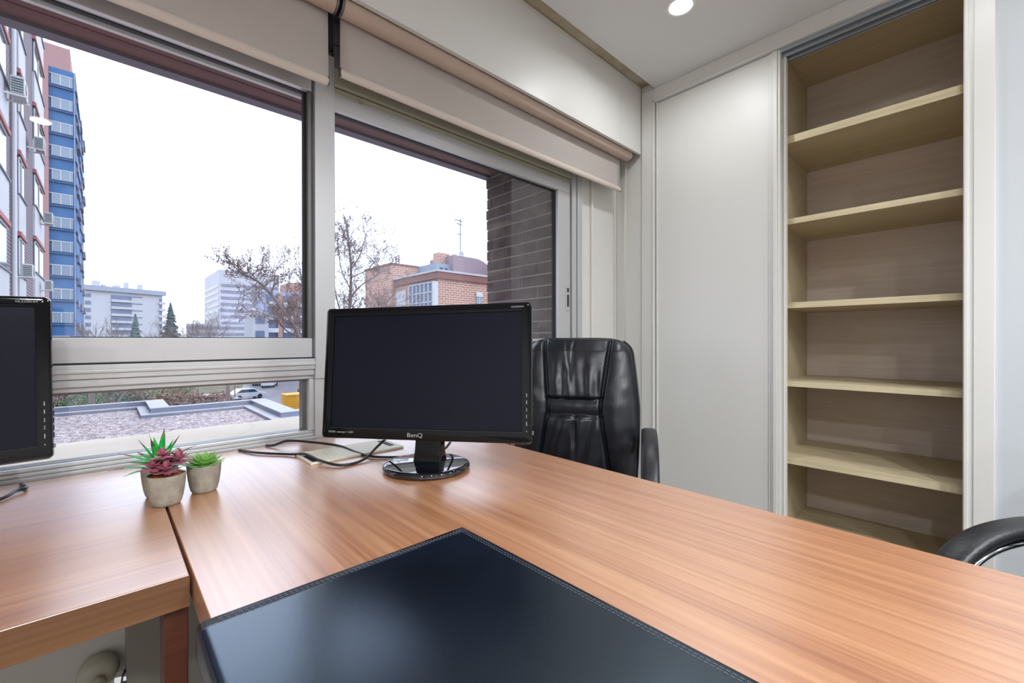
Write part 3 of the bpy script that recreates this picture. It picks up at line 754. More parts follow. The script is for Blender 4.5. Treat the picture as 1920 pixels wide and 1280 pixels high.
def chair(loc, rz, label):
    r = empty('office_chair', loc, rz, label, 'office chair', 'black leather office chairs')
    bk = MB(); NU, NV = 150, 170
    bk.grid(backfn_maker(True), NU, NV); bk.grid(backfn_maker(False), NU, NV)
    # stitch rims
    n1 = NU*NV
    rim = [i for i in range(NU)]+[j*NU+NU-1 for j in range(1, NV)]+[NU*(NV-1)+i for i in range(NU-2, -1, -1)]+[j*NU for j in range(NV-2, 0, -1)]
    for a, b_ in zip(rim, rim[1:]+rim[:1]): bk.f.append((a, b_, b_+n1, a+n1)); bk.mi.append(0)
    bk.build('backrest', m_leather, r, smooth=True)
    pip = []
    fn = backfn_maker(False)
    for v in [i/40 for i in range(41)]: p = fn(1, v); pip.append((p.x+.001, p.y, p.z))
    for sgn in (1, -1): MB().tube([(sgn*a, b_-.004, c_) for a, b_, c_ in pip], .0045, 8).build('piping', m_armp, r, smooth=True)
    def seat(u, v):
        a = u*2*PI; rr_ = min(1, v*1.0)
        ca, sa = math.cos(a), math.sin(a); k = (abs(ca)**4+abs(sa)**4)**(-.25)
        return (k*ca, k*sa)
    st_ = MB()
    prof = [(0.0, .505), (.6, .508), (.9, .50), (.97, .485), (1.0, .455), (.98, .425), (.9, .405), (.0, .40)]
    def sf(u, v):
        i = v*(len(prof)-1); i0 = min(int(i), len(prof)-2); t = i-i0
        rr_ = prof[i0][0]*(1-t)+prof[i0+1][0]*t; z = prof[i0][1]*(1-t)+prof[i0+1][1]*t
        kx, ky = seat(u, 1); return Vector((kx*.255*rr_, -.03+ky*.245*rr_, z))
    st_.grid(sf, 64, 36, closed_u=True).build('seat', m_leather, r, smooth=True)
    for sx in (-1, 1):
        pc = arm_curve(sx*.285)
        n = len(pc)
        a_ = MB(); vs = []; fs = []
        def ribbon(mb_, path, hw_, t0, t1, mi=0, m_=10):
            vs = []; fs = []
            for i, p in enumerate(path):
                d_ = (path[min(i+1, len(path)-1)]-path[max(0, i-1)]).normalized(); nn = Vector((0, -d_.z, d_.y)); 
                if nn.z < 0 and i < 3: nn = -nn
                cen = p+nn*(t0+t1)/2
                for k in range(m_):
                    aa = 2*PI*k/m_; cx_ = math.copysign(abs(math.cos(aa))**.7, math.cos(aa)); sx_ = math.copysign(abs(math.sin(aa))**.7, math.sin(aa))
                    vs.append(cen+Vector((1, 0, 0))*cx_*hw_+nn*sx_*(t1-t0)/2)
            for i in range(len(path)-1):
                for k in range(m_): fs.append((i*m_+k, i*m_+(k+1) % m_, (i+1)*m_+(k+1) % m_, (i+1)*m_+k))
            fs.append(tuple(range(m_-1, -1, -1))); fs.append(tuple((len(path)-1)*m_+k for k in range(m_)))
            mb_.add(vs, fs, mi)
        arm = empty('armrest', (0, 0, 0), 0, parent=r)
        ribbon(a_, pc[2:int(n*.80)], .027, -.036, -.008, m_=14)
        a_.build('arm_pad', m_armp, arm, smooth=True)
        a2 = MB(); ribbon(a2, pc, .021, -.006, .009, m_=12); a2.build('arm_frame', m_chrome, arm, smooth=True)
    MB().lathe([(.03, .09), (.03, .28), (.022, .28), (.022, .40), (.06, .405)], 24).build('gas_column', m_blackm, r, smooth=True)
    for k in range(5):
        a = 2*PI*k/5+.3; m_ = Matrix.Rotation(a, 4, 'Z')
        lg = MB(); lg.add([m_ @ Vector(p) for p in ((.02, -.025, .07), (.02, .025, .07), (.30, .014, .062), (.30, -.014, .062), (.02, -.022, .12), (.02, .022, .12), (.30, .010, .085), (.30, -.010, .085))], [(0, 1, 2, 3), (4, 5, 6, 7), (0, 1, 5, 4), (1, 2, 6, 5), (2, 3, 7, 6), (3, 0, 4, 7)])
        l_ = lg.build('base_leg', m_blackm, r, bevel=.004)
        c_ = MB()
        for s2 in (-.012, .012): c_.lathe([(0, -.008), (.024, -.008), (.026, 0), (.024, .008), (0, .008)], 20, mtx=m_ @ Matrix.Translation((.295, s2, .0265)) @ Matrix.Rotation(PI/2, 4, 'X'))
        c_.lathe([(.006, .03), (.006, .065)], 10, mtx=m_ @ Matrix.Translation((.29, 0, 0)))
        c_.build('caster', m_blackm, l_, smooth=True)
    return r
# local front is -Y ; facing direction angle
def face(dx, dy): return math.atan2(dy, dx)+PI/2
ch1 = chair((1.234, 1.025, 0), face(-.86, -.50), 'black leather office chair with padded backrest, behind the main desk')
ch2 = copy_tree(ch1); ch2.location = (1.234, -.306, 0); ch2.rotation_euler = (0, 0, -2.159)
for c_ in ch2.children:
    if not c_.name.startswith(('base_leg', 'gas_column')): c_.location.z -= .06
ch2['label'] = 'black office chair at the right edge, only its curved armrest showing'

# ================================================================== outside
GZ = -7.0
def osr(r, g, b): c = srgb(r, g, b); return (c[0]*.68, c[1]*.68, c[2]*.68, 1)
def D(px, py=637):  # horizontal direction per unit depth through a photo column
    d = F+R*((px-960)/FPX)+U*((640-py)/FPX); return d
def at(px, t): d = D(px); return Vector((d.x*t, d.y*t, 0))
def zt(py, t, px=960): return 1.05+D(px, py).z*t
m_asph = mat('wet_asphalt', osr(120, 118, 128), .35, var=.15, vscale=.6)
m_earth = mat('park_ground', osr(104, 104, 84), .95, var=.3, vscale=.5)
m_conc = mat('grey_blue_flashing', osr(142, 148, 172), .6, var=.06, vscale=4)
m_conct = mat('pale_coping', osr(206, 208, 216), .6, var=.05, vscale=4)
struct(MB().box(-120, 420, 2.6, 620, GZ-.2, GZ).build('ground', m_earth), 'park ground far below the window', 'ground')
rdm = MB(); a, b_ = at(470, 34), at(640, 30)
rp = [at(462, 36), at(452, 70), at(470, 140), at(760, 140), at(760, 30), at(620, 24), at(540, 26)]
rdm.prism([(p.x, p.y) for p in rp], GZ, GZ+.03)
struct(rdm.build('floor_street', m_asph), 'wet grey street seen through the lower pane', 'street')
# gravel roof with kerb
def gravel_mat():
    m, t, b = nodes('roof_gravel')
    tcn = t.nodes.new('ShaderNodeTexCoord')
    v = t.nodes.new('ShaderNodeTexVoronoi'); v.inputs['Scale'].default_value = 14
    t.links.new(tcn.outputs['Object'], v.inputs['Vector'])
    r = t.nodes.new('ShaderNodeValToRGB'); el = r.color_ramp.elements
    el[0].color = srgb(92, 84, 90); el[1].color = srgb(222, 214, 214); x = el.new(.45); x.color = srgb(168, 152, 150); x = el.new(.7); x.color = srgb(186, 176, 184)
    sp = t.nodes.new('ShaderNodeSeparateColor'); t.links.new(v.outputs['Color'], sp.inputs[0]); t.links.new(sp.outputs[0], r.inputs[0]); t.links.new(r.outputs[0], b.inputs['Base Color'])
    bp = t.nodes.new('ShaderNodeBump'); bp.inputs['Strength'].default_value = 1; bp.inputs['Distance'].default_value = .05; bp.invert = True
    t.links.new(v.outputs['Distance'], bp.inputs['Height']); t.links.new(bp.outputs[0], b.inputs['Normal']); b.inputs['Roughness'].default_value = .9
    return m
m_gravel = gravel_mat()
RZ = -2.0
gs = MB().box(-2.2, 1.1, 2.05, 25.6, RZ-.4, RZ).box(1.1, 4.7, 2.05, 22.8, RZ-.4, RZ).box(4.7, 9, 2.05, 18.3, RZ-.4, RZ)
o = gs.build('roof_gravel', m_gravel); tag(o, 'gravel covering the flat roof below the window', 'gravel', kind='stuff')
struct(MB().box(-2.2, 4.8, 2.6, 22.9, GZ, RZ-.42).box(-2.2, 1.3, 22.9, 25.7, GZ, RZ-.42).box(4.8, 9, 2.6, 18.4, GZ, RZ-.42).build('wall_lower_building', m_conct), 'lower building carrying the gravel roof', 'building wall')
kb = MB()
kb.box(-2.2, .98, 25.3, 25.7, RZ, -1.9); kb.box(.98, 1.38, 22.4, 25.7, RZ, -1.9); kb.box(1.38, 4.5, 22.4, 22.8, RZ, -1.9); kb.box(4.5, 4.9, 18.1, 22.8, RZ, -1.9); kb.box(4.5, 9, 17.7, 18.1, RZ, -1.9)
kb.box(-2.2, 1.3, 25.7, 25.95, RZ-.4, -1.71); kb.box(1.3, 1.9, 22.8, 25.95, RZ-.4, -1.71); kb.box(1.9, 4.9, 22.8, 23.05, RZ-.4, -1.71); kb.box(4.85, 5.45, 18.1, 23.05, RZ-.4, -1.71); kb.box(5.45, 9, 18.1, 18.5, RZ-.4, -1.71)
ke = empty('roof_parapet', (1, 22, RZ), 0, 'stepped blue grey parapet with pale coping around the gravel roof', 'parapet'); ke['kind'] = 'structure'; ke.name = 'trim_9'
o = kb.build('upstand', m_conc); o.parent = ke; o.matrix_parent_inverse = Matrix.Translation(-ke.location)
kc = MB()
kc.box(-2.2, 1.28, 25.68, 25.97, -1.71, -1.685); kc.box(1.28, 1.92, 22.78, 25.97, -1.71, -1.68); kc.box(1.92, 4.83, 22.78, 23.07, -1.71, -1.685); kc.box(4.83, 5.47, 18.08, 23.07, -1.71, -1.68); kc.box(5.47, 9, 18.08, 18.52, -1.71, -1.685)
kc.box(-2.2, .98, 25.3, 25.7, -1.9, -1.885); kc.box(.98, 1.3, 22.4, 25.7, -1.9, -1.885); kc.box(1.3, 4.5, 22.4, 22.8, -1.9, -1.885); kc.box(4.5, 4.85, 18.1, 22.8, -1.9, -1.885); kc.box(4.5, 9, 17.7, 18.1, -1.9, -1.885)
o = kc.build('coping', m_conct); o.parent = ke; o.matrix_parent_inverse = Matrix.Translation(-ke.location)

# ---- buildings
def bld(name, loc, label, rz=0):
    return empty(name, loc, rz, label, 'building')
def bpart(r, nm, mb, m, bev=0): return mb.build(nm, m, r, bevel=bev)
m_redb = brick('red_brown_brick', osr(96, 72, 84), osr(80, 60, 76), osr(164, 154, 168), w=.3, h=.13, ms=.03)
m_panel = mat('white_balcony_panel', osr(212, 214, 222), .6, var=.04, vscale=1)
m_pink = mat('faded_red_awning', osr(196, 128, 132), .8)
m_dglass = mat('dark_teal_window', osr(48, 84, 102), .15)
m_lglass = mat('pale_window', osr(150, 170, 190), .2)
m_wframe = mat('white_window_frame', osr(225, 228, 235), .5)
m_ac = mat('ac_white', osr(222, 224, 226), .5)
m_slit = mat('ac_grille', osr(70, 100, 110), .6)
FX = -2.42
b1 = bld('apartment_building', (FX, 16, GZ), 'near brick apartment block with white balconies at the left edge of the window')
def B1(nm, mb, m, bev=0): return mb.build(nm, m, b1, bevel=bev)
def L1(x, y, z): return (x-FX, y-16, z-GZ)
def lbox(x0, x1, y0, y1, z0, z1, mb=None): 
    mb = mb or MB(); return mb.box(x0-FX, x1-FX, y0-16, y1-16, z0-GZ, z1-GZ)
B1('brick_wall', lbox(-12, FX, 14, 33.3, GZ, 25), m_redb)
B1('drainpipe', MB().lathe([(.07, 0), (.07, 32)], 10, mtx=Matrix.Translation((.08, 23.0-16, 0))), m_wframe)
bays = [(17.5, 22.0, 8.0), (24.3, 26.2, 8.15), (29.2, 33.3, 8.85)]
for (ya, yb, zb) in bays:
    for k in range(-5, 6):
        z0 = zb+3.03*k
        if z0+1.35 > 25 or z0 < GZ+.5: continue
        o = B1('balcony', lbox(FX-.1, FX+.07, ya, yb, z0, z0+1.36), m_panel)
        lbx = lbox(FX+.0, FX+.12, ya+.02, yb-.02, z0-.16, z0-.002).build('red_soffit', m_pink, o)
        rl = lbox(FX+.05, FX+.12, ya-.03, yb+.03, z0+1.36, z0+1.41).build('rail', m_conc, o)
        wv = lbox(FX-.02, FX+.03, ya+.15, yb-.15, z0+1.42, z0+2.88)
        wo = B1('window', wv, m_dglass)
        fr_ = MB(); 
        lbox(FX+.03, FX+.06, ya+.15, ya+.25, z0+1.42, z0+2.88, fr_); lbox(FX+.03, FX+.06, (ya+yb)/2-.05, (ya+yb)/2+.05, z0+1.42, z0+2.88, fr_); lbox(FX+.03, FX+.06, ya+.15, yb-.15, z0+2.80, z0+2.88, fr_)
        fr_.build('window_frame', m_wframe, wo)
B1('string_course', lbox(-12, FX+.1, 14, 33.35, 24.9, 25.4), m_panel)
def ac_unit(px, py, x, label, s=1.0):
    d = D(px, py); t = x/d.x; p = Vector((0, 0, 1.05))+d*t
    r = empty('air_conditioner', p, 0, label, 'air conditioner', 'air conditioners on the brick block')
    MB().box(-.16*s, .16*s, -.40*s, .40*s, -.28*s, .28*s).build('housing', m_ac, r, bevel=.02)
    g = MB()
    for k in range(6): g.box(-.13*s, .13*s, -.415*s, -.40*s, (-.24+k*.08)*s, (-.20+k*.08)*s)
    g.build('grille', m_slit, r)
    MB().lathe([(0, 0), (.22*s, 0), (.22*s, .02), (0, .02)], 20, mtx=Matrix.Translation((.16*s, 0, 0)) @ Matrix.Rotation(PI/2, 4, 'Y')).build('fan_cover', m_alud, r)
    b_ = MB().box(-.45*s, .2*s, -.35*s, -.30*s, -.34*s, -.28*s).box(-.45*s, .2*s, .30*s, .35*s, -.34*s, -.28*s).build('bracket', m_alu, r)
for px, py, s_, lb in ((36, 168, 1.25, 'topmost white air conditioner on the brick block'), (75, 272, 1.1, 'white air conditioner high up with a dark square grille, nearest the blue tower'),
                       (92, 410, 1.1, 'white air conditioner overlapping the blue net tower at mid height'), (54, 508, 1.0, 'white air conditioner just above the left monitor'), (92, 535, 1.0, 'lowest white air conditioner beside the foot of the blue net tower')):
    ac_unit(px, py, FX+.36, lb, s_*.80)

m_net = mat('blue_scaffold_net', osr(84, 132, 184), .75, col2=osr(58, 112, 174), vscale=.5, stretch=(1, 1, .6))
m_salm = mat('salmon_render', osr(190, 150, 150), .8, var=.04)
b2 = bld('tower_block', (-2.9, 82, GZ), 'tall tower wrapped in blue netting behind the brick block')
B2H = 40.6+6
def b2p(nm, mb, m): return mb.build(nm, m, b2)
b2p('tower_wall', MB().box(-9, 0, 0, 27, 0, B2H-3), m_net)
b2p('salmon_column', MB().box(-9, -2.45, -.6, 1, 0, B2H-3), m_salm)
b2p('penthouse', MB().box(-9, -.5, .2, 14, B2H-3, B2H), m_salm)
for k in range(14):
    z = B2H-5.2-k*3.1
    if z < 1: break
    wd = b2p('window', MB().box(-2.2, -.25, -.12, .05, z, z+1.35), m_lglass)
    MB().box(-2.5, -.25, -.16, -.12, z+1.28, z+1.38).box(-1.42, -1.34, -.16, -.12, z, z+1.3).box(-.55, -.50, -.16, -.12, z, z+1.3).box(-2.2, -2.14, -.16, -.12, z, z+1.3).build('window_frame', m_wframe, wd)
    b2p('floor_slab', MB().box(-2.7, .12, -.2, 27, z-.35, z-.2), mat('net_seam', osr(70, 100, 150), .7) if k == 0 else bpy.data.materials['net_seam'])
    for j in range(3):
        b2p('side_balcony', MB().box(0, .18+.1*((k+j) % 3), 2+j*9, 5.5+j*9, z-.9, z+.1), m_conc)
for xx in (-2.66, -.12): b2p('net_pole', MB().box(xx, xx+.06, -.25, -.18, 0, B2H-3), m_conct)

# white apartment block far left
m_white = mat('pale_concrete', osr(206, 208, 220), .8, var=.03, vscale=.1)
m_blu = mat('blue_grey_glazing', osr(96, 120, 160), .3, col2=osr(130, 140, 168), vscale=.4)
def orient(px_vp): 
    d = D(px_vp); return math.atan2(d.y, d.x)
T3 = 175
a = at(150, T3); rz3 = orient(1330)
b3 = bld('apartment_block', (a.x, a.y, GZ), 'white ten storey apartment block beyond the bare park trees', rz3)
W3 = 29.0; H3 = zt(541, T3)-GZ
def b3p(nm, mb, m): return mb.build(nm, m, b3)
b3p('wall', MB().box(-6, W3, 0, 14, 0, H3), m_white)
b3p('roof_slab', MB().box(-7, W3+1, -1.2, 15, H3, H3+2.0), mat('roof_grey', osr(172, 180, 204), .8))
for k in range(6): b3p('chimney', MB().box([1, 6, 9, 13, 17, 22][k], [2.2, 8, 10.0, 15, 18, 23.2][k], 4, 6, H3+2, H3+2+[1.5, 2.5, 1.2, 1.4, 3, 2.6][k]), m_white)
for k in range(9):
    z = H3-2.9-k*3.0
    b3p('window', MB().box(1.6, 3.4, -.1, .1, z, z+1.5), m_blu)
    b3p('loggia', MB().box(10.0, 17.3, -.12, .1, z-.3, z+1.6), m_blu)
    b3p('balcony_front', MB().box(9.9, 17.4, -.9, 0, z-1.3, z-.3), m_white)
    b3p('shadow_gap', MB().box(17.6, 21.2, -.08, .1, z+1.1, z+1.6), m_blu)
    b3p('side_balcony', MB().box(W3-1.6, W3+.9, -.8, 3, z-1.2, z-.1), m_white)
    b3p('side_window', MB().box(W3-1.3, W3-.2, -.1, .1, z, z+1.6), m_blu)

# white office tower
T4 = 230; a = at(411, T4)
b4 = bld('office_tower', (a.x, a.y, GZ), 'white office tower with ribbon windows in the distance behind bare branches')
H4 = zt(504, T4)-GZ
def b4p(nm, mb, m): return mb.build(nm, m, b4)
b4p('wall', MB().box(0, 29, 0, 46, 0, H4), mat('white_precast', osr(214, 214, 226), .8))
m_rib = mat('grey_ribbon_glazing', osr(128, 134, 164), .3, col2=osr(158, 160, 184), vscale=.35)
for k in range(13):
    z = H4-9.0-k*3.35
    if z < 1: break
    b4p('ribbon_window', MB().box(.8, 28.5, -.15, .2, z, z+1.5), m_rib)
    b4p('ribbon_window', MB().box(-.15, .2, .8, 45.5, z, z+1.5), m_rib)
b4p('low_wing', MB().box(-14, 26, -9, 0, 0, zt(608, T4)-GZ), m_white)
for k in range(5):
    z = zt(608, T4)-GZ-2.6-k*3.3
    b4p('wing_window', MB().box(-13.5, 25.5, -9.15, -8.9, z, z+1.5), m_rib)
# balcony block with brick columns
T5 = 95; a = at(474, T5)
b5 = bld('balcony_block', (a.x, a.y, GZ), 'blue white balcony block with brick columns just left of the post')
def b5p(nm, mb, m): return mb.build(nm, m, b5)
m_obr = brick('orange_brick', osr(196, 148, 132), osr(176, 128, 112), osr(206, 180, 168), w=.8, h=.30, ms=.05)
m_pbl = mat('pale_blue_render', osr(176, 190, 222), .8)
hh = zt(583, T5)-GZ
b5p('stair_wing', MB().box(0, 3.1, 0, 8, 0, hh), m_white)
for k in range(4): b5p('window', MB().box(.5, 2.3, -.1, .1, hh-2.6-k*3.0, hh-1.2-k*3.0), m_blu)
h2 = zt(566, T5)-GZ
b5p('wall', MB().box(3.4, 16, 3, 12, 0, h2+3), m_pbl)
b5p('brick_attic', MB().box(8.6, 16, 4, 12, h2+3, h2+5.5), m_obr)
for k, xx in enumerate((5.6, 9.2, 13.0)): b5p('brick_column', MB().box(xx, xx+1.0, 2.2, 3.2, 0, h2+2.6), m_obr)
for k in range(7):
    z = h2+.6-k*3.0
    for xx in (3.6, 6.9, 10.5): 
        b5p('window', MB().box(xx, xx+1.9, 2.85, 3.05, z, z+1.5), m_blu)
        b5p('balcony_front', MB().box(xx-.1, xx+2.1, 2.0, 3.0, z-1.1, z-.1), m_wframe)

# orange brick building seen in the right window
T6 = 45; a = at(822, T6)
b6 = bld('brick_building', (a.x, a.y, GZ), 'orange brick building with glazed corner gallery, rooftop penthouse and antenna')
def b6p(nm, mb, m): return mb.build(nm, m, b6)
H6 = zt(519, T6)-GZ
m_ob2 = brick('orange_brick_near', osr(206, 150, 132), osr(186, 128, 112), osr(226, 200, 190), w=.7, h=.24, ms=.045)
b6p('brick_wall', MB().box(0, 24, 0, 12, 0, H6), m_ob2)
b6p('cornice', MB().box(-.25, 24, -.25, 12.2, H6-.15, H6+.55), mat('red_brown_cornice', osr(150, 104, 100), .8))
b6p('coping', MB().box(-.35, 24, -.35, 12.3, H6+.55, H6+.75), m_conct)
b6p('back_wing', MB().box(-.6, 3, 9, 16, 0, zt(500, 53)-GZ), m_ob2)
b6p('wing_cap', MB().box(-.7, 3.1, 8.9, 16.1, zt(500, 53)-GZ, zt(497, 53)-GZ), bpy.data.materials['red_brown_cornice'])
for yy in (11, 11.8): b6p('flue', MB().lathe([(.12, 0), (.12, 1.6)], 10, mtx=Matrix.Translation((1.5, yy, zt(500, 53)-GZ))), m_wframe)
# gallery on the left (x=0) face
ga = b6p('gallery', MB().box(-.55, .05, .15, 5.0, 0, H6-.45), m_blu)
for k in range(7): MB().box(-.62, -.55, .15+k*.79, .27+k*.79, 0, H6-.45).build('mullion', m_wframe, ga)
z = H6-.6
for k in range(10): MB().box(-.62, -.55, .15, 5.0, H6-.6-k*1.0, H6-.5-k*1.0).build('glazing_bar', m_wframe, ga)
MB().box(-.62, .05, .05, .17, 0, H6-.45).build('corner_post', m_wframe, ga)
MB().box(-.45, .05, .02, .08, 0, H6-.45).build('end_mullion', m_wframe, ga)
b6p('window', MB().box(-.08, .05, 6.6, 9.2, H6-2.6, H6-.8), m_panel)
for k in range(3):
    z = H6-3.2-k*3.0
    wn_ = b6p('window', MB().box(4.95, 5.7, -.1, .05, z, z+1.5), m_lglass)
    MB().box(4.9, 5.75, -.16, -.04, z+1.5, z+2.0).build('shutter_box', m_wframe, wn_)
    MB().box(5.30, 5.36, -.14, -.1, z, z+1.5).build('window_frame', m_wframe, wn_)
m_zinc = mat('zinc_blue_grey', osr(150, 166, 186), .5)
pz = H6+.6
b6p('penthouse', MB().box(3.0, 10.5, 5, 10, pz, pz+1.9), m_zinc)
ap_ = MB(); pr = [(10.6, 0), (10.6, .2)]+[(8.2+3.6*math.cos(t_*PI/16), .2+3.2*math.sin(t_*PI/16)) for t_ in range(0, 9)]+[(5.0, 3.4), (5.0, 0)]
ap_.prism([(x, z_) for x, z_ in pr], 4.4, 9.5, mtx=Matrix(((1, 0, 0, 0), (0, 0, 1, 0), (0, 1, 0, pz-.4), (0, 0, 0, 1))))
b6p('curved_roof_house', ap_, mat('rusty_lilac_metal', osr(160, 142, 152), .6))
b6p('chimney', MB().box(4.0, 5.6, 6, 7.2, pz, pz+3.4), m_ob2)
b6p('chimney', MB().box(9.9, 11.6, 1.5, 3, pz-.3, pz+3.0), m_ob2)
for xx in (3.5, 4.2, 7.2, 7.8): b6p('penthouse_window', MB().box(xx, xx+.4, 4.9, 5.05, pz+.7, pz+1.4), m_dglass)
an = MB().tube([(7.6, 6.5, pz+3), (7.6, 6.5, pz+8.2)], .085, 6)
for q_, (zz, ln) in enumerate(((7.9, .9), (7.4, .6), (6.2, .5))): an.tube([(7.6-ln, 6.5, pz+zz+.1*(q_ % 2)), (7.6+ln*.4, 6.5, pz+zz)], .07, 5)
for k in range(5): an.tube([(6.8+k*.25, 6.3, pz+8.1), (6.8+k*.25, 6.7, pz+7.8)], .03, 4)
ant = b6p('antenna', an, m_steel)
MB().lathe([(0, 0), (.35, .05), (.42, .12), (.38, .12), (0, .04)], 16, mtx=Matrix.Translation((7.5, 6.3, pz+3.6)) @ Matrix.Rotation(PI/2, 4, 'X')).build('dish', m_conct, ant)
MB().lathe([(0, 0), (.4, .06), (.48, .14), (.42, .14), (0, .05)], 16, mtx=Matrix.Translation((6.6, 6.3, pz+3.1)) @ Matrix.Rotation(PI/2.4, 4, 'X')).build('dish', m_conct, ant)
# long low brick block behind the right tree
T7 = 125; a = at(630, T7)
b7 = bld('brick_terrace', (a.x, a.y, GZ), 'long low orange brick block behind the tree right of the post')
h7 = zt(590, T7)-GZ-3.2
b7.rotation_euler = (0, 0, orient(1500))
MB().box(-3, 34, 0, 10, 0, h7+3.2).build('brick_wall', m_obr, b7)
for k in range(11):
    MB().box(1+k*3, 2.6+k*3, -.1, .1, h7+.4, h7+1.9).build('window', m_blu, b7)

# ---- trees
m_bark = mat('grey_brown_bark', osr(136, 122, 124), .9, var=.2, vscale=3)
m_twig = mat('dark_twig', osr(138, 120, 124), .9)
m_dleaf = mat('dry_brown_leaf', osr(150, 112, 100), .85, col2=osr(120, 96, 96), vscale=2)
def tree(name, base, h, spread, label, seed, leaves=700, lean=(0, 0), levels=5, group='bare trees in the park', trunk=.12, leafsize=.085, clear=.25):
    q = random.Random(seed); r = empty(name, base, 0, label, 'tree', group)
    tr = MB(); tw = MB(); tips = []
    def grow(p, d, L, rad, lv):
        n = 4; pts = [p.copy()]; dd = d.copy()
        for i in range(n):
            dd = (dd+Vector((q.uniform(-.22, .22), q.uniform(-.22, .22), q.uniform(-.08, .16)))*(.5+.18*lv)).normalized()
            pts.append(pts[-1]+dd*L/n)
        (tr if lv < 2 else tw).tube(pts, [rad*(1-.4*i/n) for i in range(n+1)], 6 if lv < 2 else 3)
        if lv >= levels: tips.extend(pts[1:]); return
        if lv == 0: k = 4
        else: k = q.choice((3, 3, 4) if lv < 4 else (2, 3, 3))
        for j in range(k):
            pi = pts[q.choice((2, 3, 4)) if lv else q.choice((3, 4, 4))]
            az = q.uniform(0, 2*PI); sp = q.uniform(.45, .95)*spread
            nd = (dd+Vector((math.cos(az), math.sin(az), q.uniform(-.15, .35)))*sp).normalized()
            grow(pi, nd, L*q.uniform(.58, .78), max(rad*.55, .009), lv+1)
        if lv: grow(pts[-1], dd, L*.7, max(rad*.6, .009), lv+1)
    grow(Vector((0, 0, 0)), Vector((lean[0], lean[1], 1)).normalized(), h*(clear+.12), trunk, 0)
    zmax = max(p.z for p in tips); s = h/zmax
    tr.v = [(a*s, b*s, c*s) for a, b, c in tr.v]; tw.v = [(a*s, b*s, c*s) for a, b, c in tw.v]
    tr.build('trunk', m_bark, r, smooth=True); tw.build('twigs', m_twig, r)
    lf = MB()
    for k in range(leaves):
        p = q.choice(tips)*s+Vector((q.uniform(-.12, .12), q.uniform(-.12, .12), q.uniform(-.12, .12)))
        u_ = Vector((q.uniform(-1, 1), q.uniform(-1, 1), q.uniform(-1, 1))).normalized()*leafsize; v_ = Vector((q.uniform(-1, 1), q.uniform(-1, 1), q.uniform(-1, 1))).normalized()*leafsize
        lf.add([p, p+u_*.6+v_*.3, p+u_+v_*.1, p+u_*.5-v_*.3], [(0, 1, 2, 3)])
    o = lf.build('leaves', m_dleaf, r); o['kind'] = 'stuff'
    return r
def limb_tree(t_, base_px, limbs, label, seed, leaves, tw_len=1.0, per=3.2, leafsize=.07, thick=1.0):
    """tree standing t_ metres away; limbs are real 3-D boughs that also spread towards and away from us"""
    q = random.Random(seed); b0 = at(base_px, t_); base = Vector((b0.x, b0.y, GZ)); r = empty('plane_tree', base, 0, label, 'tree', 'bare trees in the park')
    tr = MB(); tw = MB(); tips = []
    back = Vector((F0.x, F0.y, 0))
    def P3(px, py, dep):
        d = D(px, py); tt = t_+dep; return Vector((d.x*tt, d.y*tt, 1.05+d.z*tt))-base
    def twig(p, d, L, rad, lv):
        n = 3; pts = [p.copy()]; dd = d.copy()
        for i in range(n):
            dd = (dd+Vector((q.uniform(-.5, .5), q.uniform(-.5, .5), q.uniform(-.25, .45)))*.6).normalized(); pts.append(pts[-1]+dd*L/n)
        tw.tube(pts, [max(.006, rad*(1-.5*i/n)) for i in range(n+1)], 3)
        tips.extend(pts[1:])
        if lv < 3:
            for j in range(3 if lv < 2 else 2):
                nd = (dd+Vector((q.uniform(-1, 1), q.uniform(-1, 1), q.uniform(-.4, .7)))*.9).normalized()
                twig(pts[q.choice((1, 2, 3))], nd, L*q.uniform(.5, .75), rad*.6, lv+1)
    for pts2, rad0, rad1, dd0, dd1 in limbs:
        n = len(pts2); ps = [P3(x, y, dd0+(dd1-dd0)*i/(n-1)) for i, (x, y) in enumerate(pts2)]
        ps = smooth_path(ps, 5); m = len(ps)
        tr.tube(ps, [thick*(rad0+(rad1-rad0)*i/(m-1)) for i in range(m)], 7)
        L = sum((ps[i+1]-ps[i]).length for i in range(m-1))
        for k in range(int(L*per)):
            f = q.uniform(.12, 1); i = min(m-2, int(f*(m-1))); p = ps[i]; d = (ps[i+1]-ps[i]).normalized()
            if p.z+GZ < .6: continue
            nd = (d*.4+Vector((q.uniform(-1, 1), q.uniform(-1, 1), q.uniform(-.3, 1.0)))).normalized()
            twig(p, nd, tw_len*q.uniform(.5, 1.0), .016, 0)
        twig(ps[-1], (ps[-1]-ps[-2]).normalized(), tw_len*.8, .016, 0)
    tr.build('trunk', m_bark, r, smooth=True); tw.build('twigs', m_twig, r)
    lf = MB()
    for k in range(leaves):
        p = q.choice(tips)+Vector((q.uniform(-.06, .06), q.uniform(-.06, .06), q.uniform(-.08, .03)))
        u_ = Vector((q.uniform(-1, 1), q.uniform(-1, 1), q.uniform(-1, 1))).normalized()*leafsize; v_ = Vector((q.uniform(-1, 1), q.uniform(-1, 1), q.uniform(-1, 1))).normalized()*leafsize
        lf.add([p, p+u_*.6+v_*.4, p+u_+v_*.1, p+u_*.5-v_*.4], [(0, 1, 2, 3)])
    o = lf.build('leaves', m_dleaf, r); o['kind'] = 'stuff'
    return r
